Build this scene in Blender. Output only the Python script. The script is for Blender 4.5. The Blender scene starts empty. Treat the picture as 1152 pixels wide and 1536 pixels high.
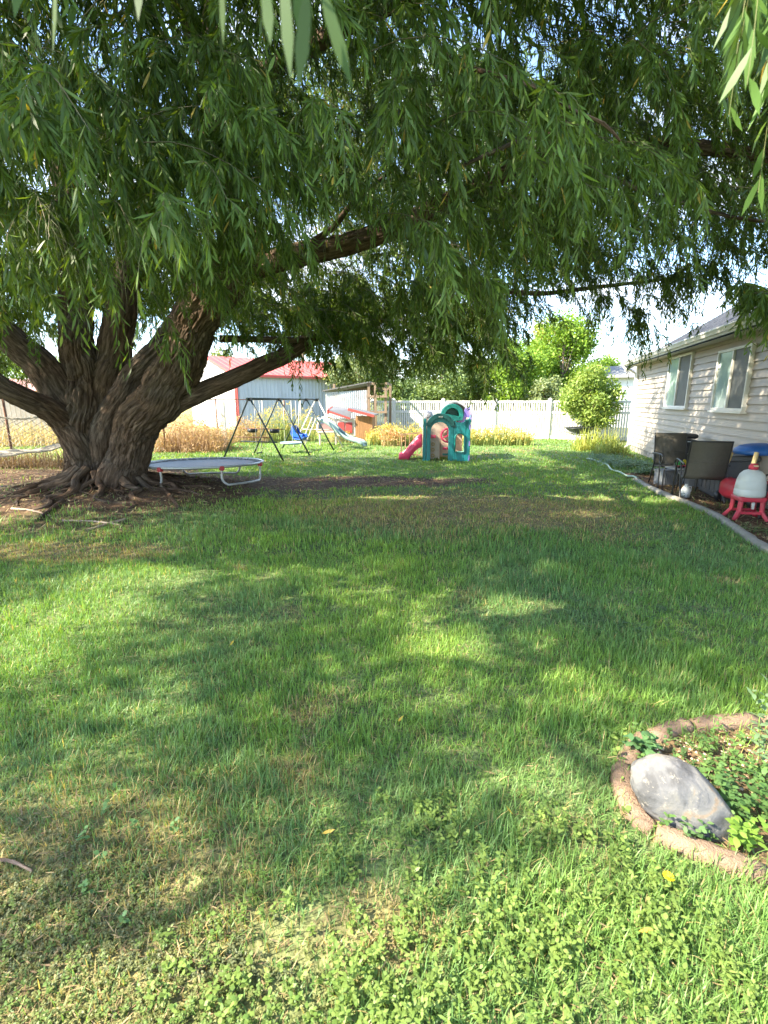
import bpy, math, random
import numpy as np
from mathutils import Vector, Matrix
R = math.radians
PI = math.pi
rng = np.random.default_rng(7)
random.seed(5)
scene = bpy.context.scene
COL = scene.collection

# ------------------------------------------------------------------ camera
F_PX = 720.0; CAMH = 1.65; PITCH = math.atan(166.0 / F_PX)
cam_d = bpy.data.cameras.new("camera"); cam = bpy.data.objects.new("camera", cam_d); COL.objects.link(cam)
cam_d.sensor_fit = 'HORIZONTAL'; cam_d.sensor_width = 36.0; cam_d.lens = 36.0 * F_PX / 1152.0
cam_d.clip_start = 0.05; cam_d.clip_end = 3000
cam.location = (0, 0, CAMH); cam.rotation_euler = (PI / 2 - PITCH, 0, 0)
scene.camera = cam
cam_d.dof.use_dof = True; cam_d.dof.focus_distance = 6.0; cam_d.dof.aperture_fstop = 8.0
CP, SP = math.cos(PITCH), math.sin(PITCH)
def ray(px, py):
    a = (px - 576) / F_PX; b = (768 - py) / F_PX
    return np.array([a, CP + b * SP, -SP + b * CP])
def G(px, py, z=0.0):
    r = ray(px, py); t = (z - CAMH) / r[2]
    return np.array([r[0] * t, r[1] * t, z])
def W(px, py, Y):
    r = ray(px, py); t = Y / r[1]
    return np.array([r[0] * t, Y, CAMH + r[2] * t])
def PX(P):
    x, y, z = P[..., 0], P[..., 1], P[..., 2] - CAMH
    d = y * CP - z * SP; u = y * SP + z * CP
    d = np.where(d < 0.05, 0.05, d)
    return 576 + F_PX * x / d, 768 - F_PX * u / d

# ------------------------------------------------------------------ noise
def _h(ix, iy, iz, s):
    n = (ix * 374761393 + iy * 668265263 + iz * 2147483647 + s * 974634777) & 0xFFFFFFFF
    n = ((n ^ (n >> 13)) * 1274126177) & 0xFFFFFFFF
    n = (n ^ (n >> 16)) & 0xFFFFFFFF
    return n / 4294967295.0
def noise(x, y, z=0.0, s=0):
    x, y, z = np.broadcast_arrays(np.asarray(x, float), np.asarray(y, float), np.asarray(z, float))
    x0 = np.floor(x).astype(np.int64); y0 = np.floor(y).astype(np.int64); z0 = np.floor(z).astype(np.int64)
    fx, fy, fz = x - x0, y - y0, z - z0
    fx = fx * fx * (3 - 2 * fx); fy = fy * fy * (3 - 2 * fy); fz = fz * fz * (3 - 2 * fz)
    r = 0
    for dx in (0, 1):
        wx = fx if dx else 1 - fx
        for dy in (0, 1):
            wy = fy if dy else 1 - fy
            for dz in (0, 1):
                wz = fz if dz else 1 - fz
                r = r + wx * wy * wz * _h(x0 + dx, y0 + dy, z0 + dz, s)
    return r
def fbm(x, y, z=0.0, o=3, s=0):
    r = 0; a = 0.5; t = 0
    x = np.asarray(x, float); y = np.asarray(y, float); z = np.asarray(z, float)
    for i in range(o):
        r = r + a * noise(x, y, z, s + i * 17); t += a; a *= 0.5
        x = x * 2.03; y = y * 2.03; z = z * 2.03
    return r / t
def sstep(a, b, x):
    t = np.clip((x - a) / (b - a), 0, 1); return t * t * (3 - 2 * t)
def nrm(v):
    return v / np.maximum(np.linalg.norm(v, axis=-1, keepdims=True), 1e-9)

# ------------------------------------------------------------------ materials
def new_mat(name):
    m = bpy.data.materials.new(name); m.use_nodes = True
    nt = m.node_tree; b = nt.nodes["Principled BSDF"]; return m, nt, b
def mat(name, col, rough=0.6, var=0.12, scale=6.0, bump=0.0, bscale=40.0, metal=0.0, stretch=None, col2=None, spec=None, dirt=None):
    m, nt, b = new_mat(name); N = nt.nodes; L = nt.links
    tc = N.new("ShaderNodeTexCoord"); mp = N.new("ShaderNodeMapping")
    L.new(tc.outputs["Object"], mp.inputs[0])
    if stretch: mp.inputs["Scale"].default_value = stretch
    nz = N.new("ShaderNodeTexNoise"); nz.inputs["Scale"].default_value = scale; nz.inputs["Detail"].default_value = 5
    nz.inputs["Roughness"].default_value = 0.65
    L.new(mp.outputs[0], nz.inputs["Vector"])
    rp = N.new("ShaderNodeValToRGB"); rp.color_ramp.elements[0].position = 0.3; rp.color_ramp.elements[1].position = 0.7
    if col2 is None:
        c0 = [c * (1 - var) for c in col]; c1 = [min(1, c * (1 + var)) for c in col]
    else: c0, c1 = col, col2
    rp.color_ramp.elements[0].color = (*c0[:3], 1); rp.color_ramp.elements[1].color = (*c1[:3], 1)
    L.new(nz.outputs["Fac"], rp.inputs[0]); out = rp.outputs[0]
    if dirt:
        n2 = N.new("ShaderNodeTexNoise"); n2.inputs["Scale"].default_value = dirt[1]; n2.inputs["Detail"].default_value = 6
        L.new(tc.outputs["Object"], n2.inputs["Vector"])
        r2 = N.new("ShaderNodeValToRGB"); r2.color_ramp.elements[0].position = 0.5; r2.color_ramp.elements[1].position = 0.75
        L.new(n2.outputs["Fac"], r2.inputs[0])
        mx = N.new("ShaderNodeMix"); mx.data_type = 'RGBA'; L.new(r2.outputs[0], mx.inputs["Factor"])
        L.new(out, mx.inputs["A"]); mx.inputs["B"].default_value = (*dirt[0], 1); out = mx.outputs["Result"]
    L.new(out, b.inputs["Base Color"])
    b.inputs["Roughness"].default_value = rough; b.inputs["Metallic"].default_value = metal
    if spec is not None: b.inputs["Specular IOR Level"].default_value = spec
    if bump:
        bp = N.new("ShaderNodeBump"); bp.inputs["Strength"].default_value = bump; bp.inputs["Distance"].default_value = 0.01
        n3 = N.new("ShaderNodeTexNoise"); n3.inputs["Scale"].default_value = bscale; n3.inputs["Detail"].default_value = 4
        L.new(mp.outputs[0], n3.inputs["Vector"]); L.new(n3.outputs["Fac"], bp.inputs["Height"]); L.new(bp.outputs[0], b.inputs["Normal"])
    return m
def leaf_mat(name, rough=0.42, trans=0.35, tint=(1.35, 1.25, 0.45), spec=0.5):
    """albedo from the per-leaf colour attribute, mixed with translucency"""
    m, nt, b = new_mat(name); N = nt.nodes; L = nt.links
    at = N.new("ShaderNodeAttribute"); at.attribute_name = "Col"
    L.new(at.outputs["Color"], b.inputs["Base Color"]); b.inputs["Roughness"].default_value = rough
    b.inputs["Specular IOR Level"].default_value = spec
    tr = N.new("ShaderNodeBsdfTranslucent"); mu = N.new("ShaderNodeMix"); mu.data_type = 'RGBA'; mu.blend_type = 'MULTIPLY'
    mu.inputs["Factor"].default_value = 1.0; L.new(at.outputs["Color"], mu.inputs["A"]); mu.inputs["B"].default_value = (*tint, 1)
    L.new(mu.outputs["Result"], tr.inputs["Color"])
    ms = N.new("ShaderNodeMixShader"); ms.inputs[0].default_value = trans
    L.new(b.outputs[0], ms.inputs[1]); L.new(tr.outputs[0], ms.inputs[2])
    L.new(ms.outputs[0], N["Material Output"].inputs["Surface"])
    return m

# ------------------------------------------------------------------ objects
def props(o, label=None, cat=None, group=None, kind=None):
    if label: o["label"] = label
    if cat: o["category"] = cat
    if group: o["group"] = group
    if kind: o["kind"] = kind
    return o
def empty(name, loc, rz=0.0, label=None, cat=None, group=None):
    o = bpy.data.objects.new(name, None); COL.objects.link(o); o.empty_display_size = 0.2
    o.location = tuple(float(v) for v in loc); o.rotation_euler = (0, 0, rz)
    return props(o, label, cat, group)
def np_obj(name, V, faces, m, parent=None, col=None, smooth=False, uv=None):
    """faces: list of int arrays (M,k)"""
    me = bpy.data.meshes.new(name)
    V = np.ascontiguousarray(V, dtype=np.float32)
    me.vertices.add(len(V)); me.vertices.foreach_set("co", V.ravel())
    loops = np.concatenate([f.ravel() for f in faces]).astype(np.int32)
    cnt = np.concatenate([np.full(len(f), f.shape[1], np.int32) for f in faces])
    st = np.zeros(len(cnt), np.int32); st[1:] = np.cumsum(cnt)[:-1]
    me.loops.add(len(loops)); me.loops.foreach_set("vertex_index", loops)
    me.polygons.add(len(cnt)); me.polygons.foreach_set("loop_start", st)
    try: me.polygons.foreach_set("loop_total", cnt)
    except Exception: pass
    if smooth: me.polygons.foreach_set("use_smooth", np.ones(len(cnt), bool))
    me.update(calc_edges=True)
    if col is not None:
        a = me.attributes.new("Col", 'FLOAT_COLOR', 'POINT')
        c = np.ones((len(V), 4), np.float32); c[:, :3] = col; a.data.foreach_set("color", c.ravel())
    if uv is not None:
        a = me.attributes.new("bark", 'FLOAT_VECTOR', 'POINT'); a.data.foreach_set("vector", np.ascontiguousarray(uv, np.float32).ravel())
    me.materials.append(m)
    o = bpy.data.objects.new(name, me); COL.objects.link(o)
    if parent: o.parent = parent
    return o

class MB:
    """collects shapes, then links them as one mesh object"""
    def __init__(s): s.v = []; s.f = []; s.sm = []
    def add(s, vs, fs, smooth=False):
        o = len(s.v); s.v += [tuple(float(c) for c in v) for v in vs]
        s.f += [tuple(i + o for i in f) for f in fs]; s.sm += [smooth] * len(fs); return s
    def box(s, c, d, rot=None):
        x, y, z = [k / 2 for k in d]
        vs = [Vector(p) for p in [(-x,-y,-z),(x,-y,-z),(x,y,-z),(-x,y,-z),(-x,-y,z),(x,-y,z),(x,y,z),(-x,y,z)]]
        if rot is not None:
            M = rot if isinstance(rot, Matrix) else Matrix.Rotation(rot, 3, 'Z'); vs = [M @ v for v in vs]
        c = Vector([float(k) for k in c]); vs = [v + c for v in vs]
        return s.add(vs, [(0,3,2,1),(4,5,6,7),(0,1,5,4),(1,2,6,5),(2,3,7,6),(3,0,4,7)])
    def bar(s, p, q, w, h):
        p = Vector([float(k) for k in p]); q = Vector([float(k) for k in q]); d = q - p
        M = d.to_track_quat('X', 'Z').to_matrix(); return s.box((p + q) / 2, (d.length, w, h), M)
    def tube(s, pts, r, n=8, closed=False, caps=True, sm=True):
        P = [Vector([float(k) for k in p]) for p in pts]; m = len(P)
        rs = r if hasattr(r, '__len__') else [r] * m
        vs = []; up = None
        for i in range(m):
            if closed: t = P[(i + 1) % m] - P[i - 1]
            else: t = P[min(i + 1, m - 1)] - P[max(i - 1, 0)]
            t.normalize()
            if up is None:
                up = Vector((0, 0, 1)) if abs(t.z) < 0.9 else Vector((1, 0, 0))
            a = t.cross(up); 
            if a.length < 1e-4: a = t.orthogonal()
            a.normalize(); b = a.cross(t).normalized(); up = b
            for k in range(n):
                an = 2 * PI * k / n; vs.append(P[i] + (a * math.cos(an) + b * math.sin(an)) * rs[i])
        fs = []
        for i in range(m if closed else m - 1):
            j = (i + 1) % m
            for k in range(n):
                l = (k + 1) % n; fs.append((i*n+k, i*n+l, j*n+l, j*n+k))
        s.add(vs, fs, sm)
        if not closed and caps:
            o = len(s.v) - len(vs)
            s.f += [tuple(o + k for k in reversed(range(n))), tuple(o + (m-1)*n + k for k in range(n))]; s.sm += [False, False]
        return s
    def lathe(s, prof, c=(0,0,0), n=24, sx=1.0, sy=1.0, power=None):
        vs = []
        for (r, z) in prof:
            for k in range(n):
                a = 2*PI*k/n; ca, sa = math.cos(a), math.sin(a)
                if power:
                    q = (abs(ca)**power + abs(sa)**power) ** (-1/power); ca, sa = ca*q, sa*q
                vs.append((c[0]+r*sx*ca, c[1]+r*sy*sa, c[2]+z))
        fs = []
        for i in range(len(prof)-1):
            for k in range(n):
                l = (k+1) % n; fs.append((i*n+k, i*n+l, (i+1)*n+l, (i+1)*n+k))
        s.add(vs, fs, True); o = len(s.v) - len(vs); m = len(prof)
        s.f += [tuple(o+k for k in reversed(range(n))), tuple(o+(m-1)*n+k for k in range(n))]; s.sm += [False, False]
        return s
    def band(s, A, B, off, smooth=False):
        """strip between curves A and B (same count), extruded by vector off"""
        n = len(A); off = Vector(off)
        A = [Vector(a) for a in A]; B = [Vector(b) for b in B]
        vs = A + B + [a + off for a in A] + [b + off for b in B]; fs = []
        for i in range(n-1):
            fs += [(i, i+1, n+i+1, n+i), (2*n+i+1, 2*n+i, 3*n+i, 3*n+i+1), (i+1, i, 2*n+i, 2*n+i+1), (n+i, n+i+1, 3*n+i+1, 3*n+i)]
        fs += [(0, n, 3*n, 2*n), (n-1, 3*n-1, 4*n-1, 2*n-1)]
        return s.add(vs, fs, smooth)
    def prism(s, poly, off):
        n = len(poly); off = Vector(off); A = [Vector(a) for a in poly]
        return s.add(A + [a + off for a in A], [tuple(reversed(range(n))), tuple(range(n, 2*n))] + [(i, (i+1) % n, n+(i+1) % n, n+i) for i in range(n)])
    def build(s, name, m, parent=None, bevel=0.0, **kw):
        me = bpy.data.meshes.new(name); me.from_pydata(s.v, [], s.f); me.update()
        me.polygons.foreach_set("use_smooth", s.sm)
        me.materials.append(m)
        bm_fix(me)
        o = bpy.data.objects.new(name, me); COL.objects.link(o)
        if parent: o.parent = parent
        if bevel:
            b = o.modifiers.new("bevel", 'BEVEL'); b.width = bevel; b.segments = 2; b.limit_method = 'ANGLE'; b.angle_limit = R(40)
        props(o, **kw); return o
import bmesh
def bm_fix(me):
    bm = bmesh.new(); bm.from_mesh(me); bmesh.ops.recalc_face_normals(bm, faces=bm.faces); bm.to_mesh(me); bm.free()
def copy_tree(o, parent=None):
    c = o.copy(); COL.objects.link(c)
    if parent is not None: c.parent = parent
    for ch in list(o.children): copy_tree(ch, c)
    return c
def catmull(P, k):
    P = np.asarray(P, float); Q = np.vstack([2*P[0]-P[1], P, 2*P[-1]-P[-2]]); out = []
    for i in range(1, len(Q)-2):
        t = np.linspace(0, 1, k, endpoint=False)[:, None]
        a, b, c, d = Q[i-1], Q[i], Q[i+1], Q[i+2]
        out.append(0.5*((2*b)+(-a+c)*t+(2*a-5*b+4*c-d)*t**2+(-a+3*b-3*c+d)*t**3))
    out.append(P[-1:]); return np.vstack(out)

# ------------------------------------------------------------------ foliage generators
LW = np.array([0.0, 0.8, 1.0, 0.0]); LT = np.array([0.0, 0.25, 0.6, 1.0])
def leaves(S, D, Wd, L, wd, curl):
    """lance leaves: S start, D direction, Wd width dir, L length, wd half width -> verts (n*6), faces"""
    n = len(S); N = nrm(np.cross(D, Wd)); V = np.empty((n, 6, 3))
    L = L[:, None]; wd = wd[:, None]; c = curl[:, None]
    def p(t): return S + D*L*t + N*L*c*t*t
    V[:, 0] = S; m1 = p(0.28); m2 = p(0.62)
    V[:, 1] = m1 - Wd*wd*0.85; V[:, 2] = m1 + Wd*wd*0.85; V[:, 3] = m2 - Wd*wd; V[:, 4] = m2 + Wd*wd; V[:, 5] = p(1.0)
    b = np.arange(n)[:, None]*6
    return V.reshape(-1, 3), [b + np.array([[0, 2, 1]]), b + np.array([[1, 2, 4, 3]]), b + np.array([[3, 4, 5]])]
def wires(Ps, rs):
    """Ps (n,k,3) polylines, rs (n,) radii -> 3-sided tubes"""
    n, k, _ = Ps.shape; V = np.empty((n, k, 3, 3))
    T = nrm(np.gradient(Ps, axis=1)); ref = np.where(np.abs(T[..., 2:3]) > 0.8, np.array([1., 0, 0]), np.array([0, 0, 1.]))
    A = nrm(np.cross(T, ref)); B = np.cross(T, A)
    for j in range(3):
        an = 2*PI*j/3; tp = np.linspace(1, 0.45, k)[None, :, None]
        V[:, :, j] = Ps + (A*math.cos(an) + B*math.sin(an))*rs[:, None, None]*tp
    base = (np.arange(n)[:, None, None]*k + np.arange(k-1)[None, :, None])*3; fs = []
    for j in range(3):
        l = (j+1) % 3; q = np.concatenate([base+j, base+l, base+3+l, base+3+j], axis=2).reshape(-1, 4); fs.append(q)
    return V.reshape(-1, 3), [np.concatenate(fs)]
class Bag:
    def __init__(s): s.V = []; s.F3 = []; s.F4 = []; s.C = []; s.n = 0
    def add(s, V, F, C):
        s.V.append(V)
        for f in F: (s.F3 if f.shape[1] == 3 else s.F4).append(f + s.n)
        C = np.asarray(C, float)
        s.C.append(np.broadcast_to(C, (len(V), 3)) if C.ndim == 1 else C); s.n += len(V)
    def build(s, name, m, parent=None, smooth=False):
        fs = [np.concatenate(x) for x in (s.F3, s.F4) if x]
        return np_obj(name, np.concatenate(s.V), fs, m, parent, np.concatenate(s.C), smooth)
# ------------------------------------------------------------------ light, sky
SUN_AZ = np.array([-0.95, -0.33]); SUN_AZ /= np.linalg.norm(SUN_AZ); SUN_EL = R(41)
to_sun = np.array([SUN_AZ[0]*math.cos(SUN_EL), SUN_AZ[1]*math.cos(SUN_EL), math.sin(SUN_EL)])
sd = bpy.data.lights.new("sun", 'SUN'); sd.energy = 4.6; sd.angle = R(0.53); sd.color = (1.0, 0.90, 0.70)
so = bpy.data.objects.new("sun", sd); COL.objects.link(so)
so.rotation_euler = Vector(to_sun).to_track_quat('Z', 'Y').to_euler()
world = bpy.data.worlds.new("World"); scene.world = world; world.use_nodes = True
wn = world.node_tree.nodes; wl = world.node_tree.links; bg = wn["Background"]
sky = wn.new("ShaderNodeTexSky"); sky.sky_type = 'NISHITA'; sky.sun_disc = False
sky.sun_elevation = SUN_EL; sky.sun_rotation = math.atan2(SUN_AZ[0], SUN_AZ[1]); sky.air_density = 1.0; sky.dust_density = 0.4; sky.ozone_density = 2.2
tcw = wn.new("ShaderNodeTexCoord"); mpw = wn.new("ShaderNodeMapping"); mpw.inputs["Scale"].default_value = (1.0, 1.0, 3.2)
wl.new(tcw.outputs["Generated"], mpw.inputs[0])
nzw = wn.new("ShaderNodeTexNoise"); nzw.inputs["Scale"].default_value = 3.4; nzw.inputs["Detail"].default_value = 8; nzw.inputs["Roughness"].default_value = 0.56
wl.new(mpw.outputs[0], nzw.inputs["Vector"])
rpw = wn.new("ShaderNodeValToRGB"); rpw.color_ramp.elements[0].position = 0.47; rpw.color_ramp.elements[1].position = 0.70
wl.new(nzw.outputs["Fac"], rpw.inputs[0])
mxw = wn.new("ShaderNodeMix"); mxw.data_type = 'RGBA'; wl.new(rpw.outputs[0], mxw.inputs["Factor"])
wl.new(sky.outputs[0], mxw.inputs["A"]); mxw.inputs["B"].default_value = (3.6, 3.75, 4.0, 1)
wl.new(mxw.outputs["Result"], bg.inputs["Color"]); bg.inputs["Strength"].default_value = 0.148
scene.view_settings.view_transform = 'Standard'; scene.view_settings.look = 'None'
scene.view_settings.exposure = 2.26; scene.view_settings.gamma = 1.0
scene.cycles.max_bounces = 8; scene.cycles.diffuse_bounces = 4; scene.cycles.glossy_bounces = 2
scene.cycles.transmission_bounces = 5; scene.cycles.transparent_max_bounces = 6

# ------------------------------------------------------------------ masks on the ground
TREE = np.array([-4.75, 8.3])
# house wall: corner C, direction d towards the camera
HC = np.array([8.57, 16.75]); HD = np.array([-0.262, -0.965]); HD /= np.linalg.norm(HD); HN = np.array([HD[1], -HD[0]])  # outward normal (faces left)
curb_px = [(957,724),(975,734),(1005,748),(1040,762),(1072,776),(1098,793),(1120,808),(1152,829),(1200,852),(1260,868)]
CURB = catmull([G(*p)[:2] for p in curb_px], 8)
hose_px = [(905,697),(915,705),(932,713),(948,719),(957,724)]
def curb_x(y):   # x of bed edge at depth y
    pts = np.vstack([[G(905,697)[:2]], [G(932,713)[:2]], CURB]); o = np.argsort(pts[:, 1])
    return np.interp(y, pts[o, 1], pts[o, 0])
def house_side(x, y): return (x - HC[0])*HN[0] + (y - HC[1])*HN[1]   # >0 outside, in front of wall
# rock bed ring
bed_px = [(1152,1322),(1100,1303),(1050,1284),(1000,1262),(962,1240),(940,1208),(932,1168),(945,1135),(975,1110),(1015,1095),(1060,1090),(1110,1088),(1170,1090),(1260,1110)]
BED = catmull([G(*p)[:2] for p in bed_px], 6)
BC = G(1090, 1190)[:2]
def in_poly(x, y, P):
    c = np.zeros(np.shape(x), bool); n = len(P); j = n-1
    for i in range(n):
        xi, yi = P[i]; xj, yj = P[j]
        t = ((yi > y) != (yj > y)) & (x < (xj-xi)*(y-yi)/((yj-yi) if yj != yi else 1e-9)+xi); c ^= t; j = i
    return c
BEDP = np.vstack([BED, [[2.6, 1.9]], [[2.2, 0.9]]])
def dirt_mask(x, y):
    dx = (x-TREE[0]); dy = (y-TREE[1]); n = fbm(x*0.9, y*0.9, 0, 3, 3)
    r = np.sqrt((dx/1.25)**2 + (dy/1.0)**2)
    m = 1 - sstep(1.5, 2.9, r + (n-0.5)*1.6)
    # left of the tree: leaf litter under the hammock
    m = np.maximum(m, (1-sstep(-5.0, -4.2, x + (n-0.5)*1.5))*sstep(6.6, 7.4, y+(n-.5))*(1-sstep(11.5, 13, y)))
    # bare strip from the trampoline towards the middle
    g = G(500, 723); m = np.maximum(m, (1-sstep(0.7, 1.2, np.sqrt(((x-g[0])/2.9)**2+((y-g[1])/0.75)**2)+(n-0.5)*1.0)))
    g = G(320, 728); m = np.maximum(m, (1-sstep(0.8, 1.25, np.sqrt(((x-g[0])/2.2)**2+((y-g[1])/1.3)**2)+(n-0.5)*0.8)))
    m = np.maximum(m, 0.9*in_poly(x, y, BEDP))
    cx = curb_x(y); m = np.maximum(m, ((x > cx) & (y < 11.2) & (y > 3)).astype(float))
    return np.clip(m, 0, 1)
def dry_mask(x, y):
    n = fbm(x*0.7, y*0.7, 0, 4, 9); n2 = fbm(x*2.6, y*2.6, 0, 3, 21)
    g = G(700, 765); m = 0.85*(1-sstep(0.35, 1.3, np.sqrt(((x-g[0])/3.0)**2+((y-g[1])/1.7)**2)+(n-0.5)*1.2))
    g = G(90, 1430); m = np.maximum(m, 0.55*(1-sstep(0.35, 1.35, np.sqrt(((x-g[0])/0.85)**2+((y-g[1])/0.7)**2)+(n-0.5)*1.0)))
    g = G(60, 830); m = np.maximum(m, 0.8*(1-sstep(0.6, 1.2, np.sqrt(((x-g[0])/1.5)**2+((y-g[1])/0.4)**2)+(n-0.5)*1.2)))
    g = G(560, 1400); m = np.maximum(m, 0.5*(1-sstep(0.6, 1.2, np.sqrt(((x-g[0])/0.3)**2+((y-g[1])/0.15)**2)+(n-0.5)*1.2)))
    m = np.maximum(m, 0.6*sstep(0.6, 0.78, n2)*sstep(0.45, 0.6, n)); return np.clip(m, 0, 1)
def mound(x, y):
    r = np.sqrt((x-TREE[0])**2 + ((y-TREE[1])*1.15)**2)
    h = 0.27*(1-sstep(0.4, 3.1, r)) + 0.02*fbm(x*1.3, y*1.3, 0, 2, 4)
    h = h + 0.05*fbm(x*4, y*4, 0, 3, 5)*(1-sstep(2.0, 3.4, r))
    return h
def ground_z(x, y): return mound(x, y)

# ------------------------------------------------------------------ ground
def axis_grid(fine0, fine1, st, lo, hi):
    a = list(np.arange(fine0, fine1, st)); v = fine1; s = st
    while v < hi: a.append(v); s *= 1.25; v += s
    a.append(hi); v = fine0; s = st; b = []
    while v > lo: s *= 1.25; v -= s; b.append(v)
    b.append(lo); return np.array(sorted(set(b + a)))
gx = axis_grid(-10, 8, 0.09, -900, 900); gy = axis_grid(0.2, 14, 0.09, -900, 900)
X, Y = np.meshgrid(gx, gy); Z = ground_z(X, Y)
d = dirt_mask(X, Y); dr = dry_mask(X, Y); nb = fbm(X*3, Y*3, 0, 3, 2)[..., None]
soil = np.array([0.115, 0.072, 0.045])*(0.7+0.6*nb) + np.array([0.05, 0.035, 0.02])*sstep(0.5, 0.8, fbm(X*12, Y*12, 0, 2, 8))[..., None]
thatch = np.array([0.135, 0.185, 0.075])*(0.75+0.5*nb); dryc = np.array([0.25, 0.195, 0.10])*(0.75+0.5*nb)
c = thatch*(1-dr[..., None]) + dryc*dr[..., None]; c = c*(1-d[..., None]) + soil*d[..., None]
farY = sstep(20, 26, Y)[..., None]; field = np.array([0.16, 0.17, 0.05]); c = c*(1-farY) + field*farY
lf = (sstep(8.6, 10.0, -X)*sstep(13, 15, Y))[..., None]; c = c*(1-lf) + np.array([0.33, 0.29, 0.10])*lf
nx, ny = len(gx), len(gy); idx = np.arange(nx*ny).reshape(ny, nx)
F = np.stack([idx[:-1, :-1], idx[:-1, 1:], idx[1:, 1:], idx[1:, :-1]], -1).reshape(-1, 4)
gm, nt, b = new_mat("soil_and_thatch"); N = nt.nodes; L = nt.links
at = N.new("ShaderNodeAttribute"); at.attribute_name = "Col"; nz = N.new("ShaderNodeTexNoise"); nz.inputs["Scale"].default_value = 45; nz.inputs["Detail"].default_value = 6
tc = N.new("ShaderNodeTexCoord"); L.new(tc.outputs["Object"], nz.inputs["Vector"])
rp = N.new("ShaderNodeValToRGB"); rp.color_ramp.elements[0].color = (0.45, 0.45, 0.45, 1); rp.color_ramp.elements[1].color = (1.5, 1.45, 1.4, 1)
rp.color_ramp.elements[0].position = 0.3; rp.color_ramp.elements[1].position = 0.7
L.new(nz.outputs["Fac"], rp.inputs[0]); mu = N.new("ShaderNodeMix"); mu.data_type = 'RGBA'; mu.blend_type = 'MULTIPLY'; mu.inputs["Factor"].default_value = 1
L.new(at.outputs["Color"], mu.inputs["A"]); L.new(rp.outputs[0], mu.inputs["B"]); L.new(mu.outputs["Result"], b.inputs["Base Color"])
b.inputs["Roughness"].default_value = 0.95; b.inputs["Specular IOR Level"].default_value = 0.15
bp = N.new("ShaderNodeBump"); bp.inputs["Distance"].default_value = 0.02; bp.inputs["Strength"].default_value = 0.9; L.new(nz.outputs["Fac"], bp.inputs["Height"]); L.new(bp.outputs[0], b.inputs["Normal"])
go = np_obj("ground", np.stack([X, Y, Z], -1).reshape(-1, 3), [F], gm, None, c.reshape(-1, 3), True)
props(go, kind='structure')

# ------------------------------------------------------------------ grass
M_grass = leaf_mat("grass_blade", rough=0.45, trans=0.38, tint=(1.5, 1.35, 0.5), spec=0.4)
def blades(x, y, h, w, seg=2, lean=0.5, colr=None, bend=0.5):
    n = len(x); z = ground_z(x, y) - 0.004; ph = rng.uniform(0, 2*PI, n); la = np.abs(rng.normal(0, lean, n)).clip(0, 1.35)
    hd = np.stack([np.cos(ph), np.sin(ph), np.zeros(n)], 1); up = np.array([0, 0, 1.0])
    wa = ph + PI/2 + rng.uniform(-0.5, 0.5, n); wd = np.stack([np.cos(wa), np.sin(wa), np.zeros(n)], 1)
    S = np.stack([x, y, z], 1); k = 2*seg+1; V = np.empty((n, k, 3)); 
    for i in range(seg+1):
        t = i/seg; a = (la*(0.5+bend*t*1.3))[:, None]
        p = S + h[:, None]*t*(hd*np.sin(a)+up*np.cos(a))
        if i < seg:
            ww = w[:, None]*(1-0.45*t); V[:, 2*i] = p - wd*ww; V[:, 2*i+1] = p + wd*ww
        else: V[:, k-1] = p
    b = np.arange(n)[:, None]*k; F = [b+np.array([[2*i, 2*i+1, 2*i+3, 2*i+2]]) for i in range(seg-1)] + [b+np.array([[k-3, k-2, k-1]])]
    C = np.repeat(colr, k, axis=0); return V.reshape(-1, 3), F, C
def grass_colour(x, y, n):
    d = dry_mask(x, y); nn = fbm(x*0.5, y*0.5, 0, 3, 31); n2 = fbm(x*3.5, y*3.5, 0, 2, 37); u = rng.uniform(0, 1, n)
    g0 = np.array([0.17, 0.315, 0.085]); g1 = np.array([0.28, 0.44, 0.07]); blue = np.array([0.165, 0.29, 0.115])
    m = np.clip(0.15+0.9*(nn-0.3)+0.5*(n2-0.5)+rng.normal(0, 0.16, n), 0, 1)[:, None]
    c = g0*(1-m)+g1*m; q = (sstep(0.52, 0.7, fbm(x*0.8, y*0.8, 0, 2, 41))*0.7)[:, None]; c = c*(1-q)+blue*q
    dry = np.array([0.46, 0.37, 0.17])*(0.6+0.7*rng.uniform(0, 1, n))[:, None]
    isdry = (u < 0.05+0.78*d)[:, None]; return np.where(isdry, dry, c)*(rng.uniform(0.75, 1.2, n))[:, None]
bag = Bag()
def inb(x, y):
    return (in_poly(x, y, BEDP))
zones = [(0.35, 2.0, 12500, 0.0018, 0.050, 3), (2.0, 3.2, 9000, 0.0021, 0.06, 3), (3.2, 5.0, 5200, 0.0028, 0.062, 2), (5.0, 8.0, 2400, 0.0042, 0.065, 2), (8.0, 13.0, 900, 0.0075, 0.052, 2), (13.0, 24.0, 300, 0.014, 0.055, 2)]
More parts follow.
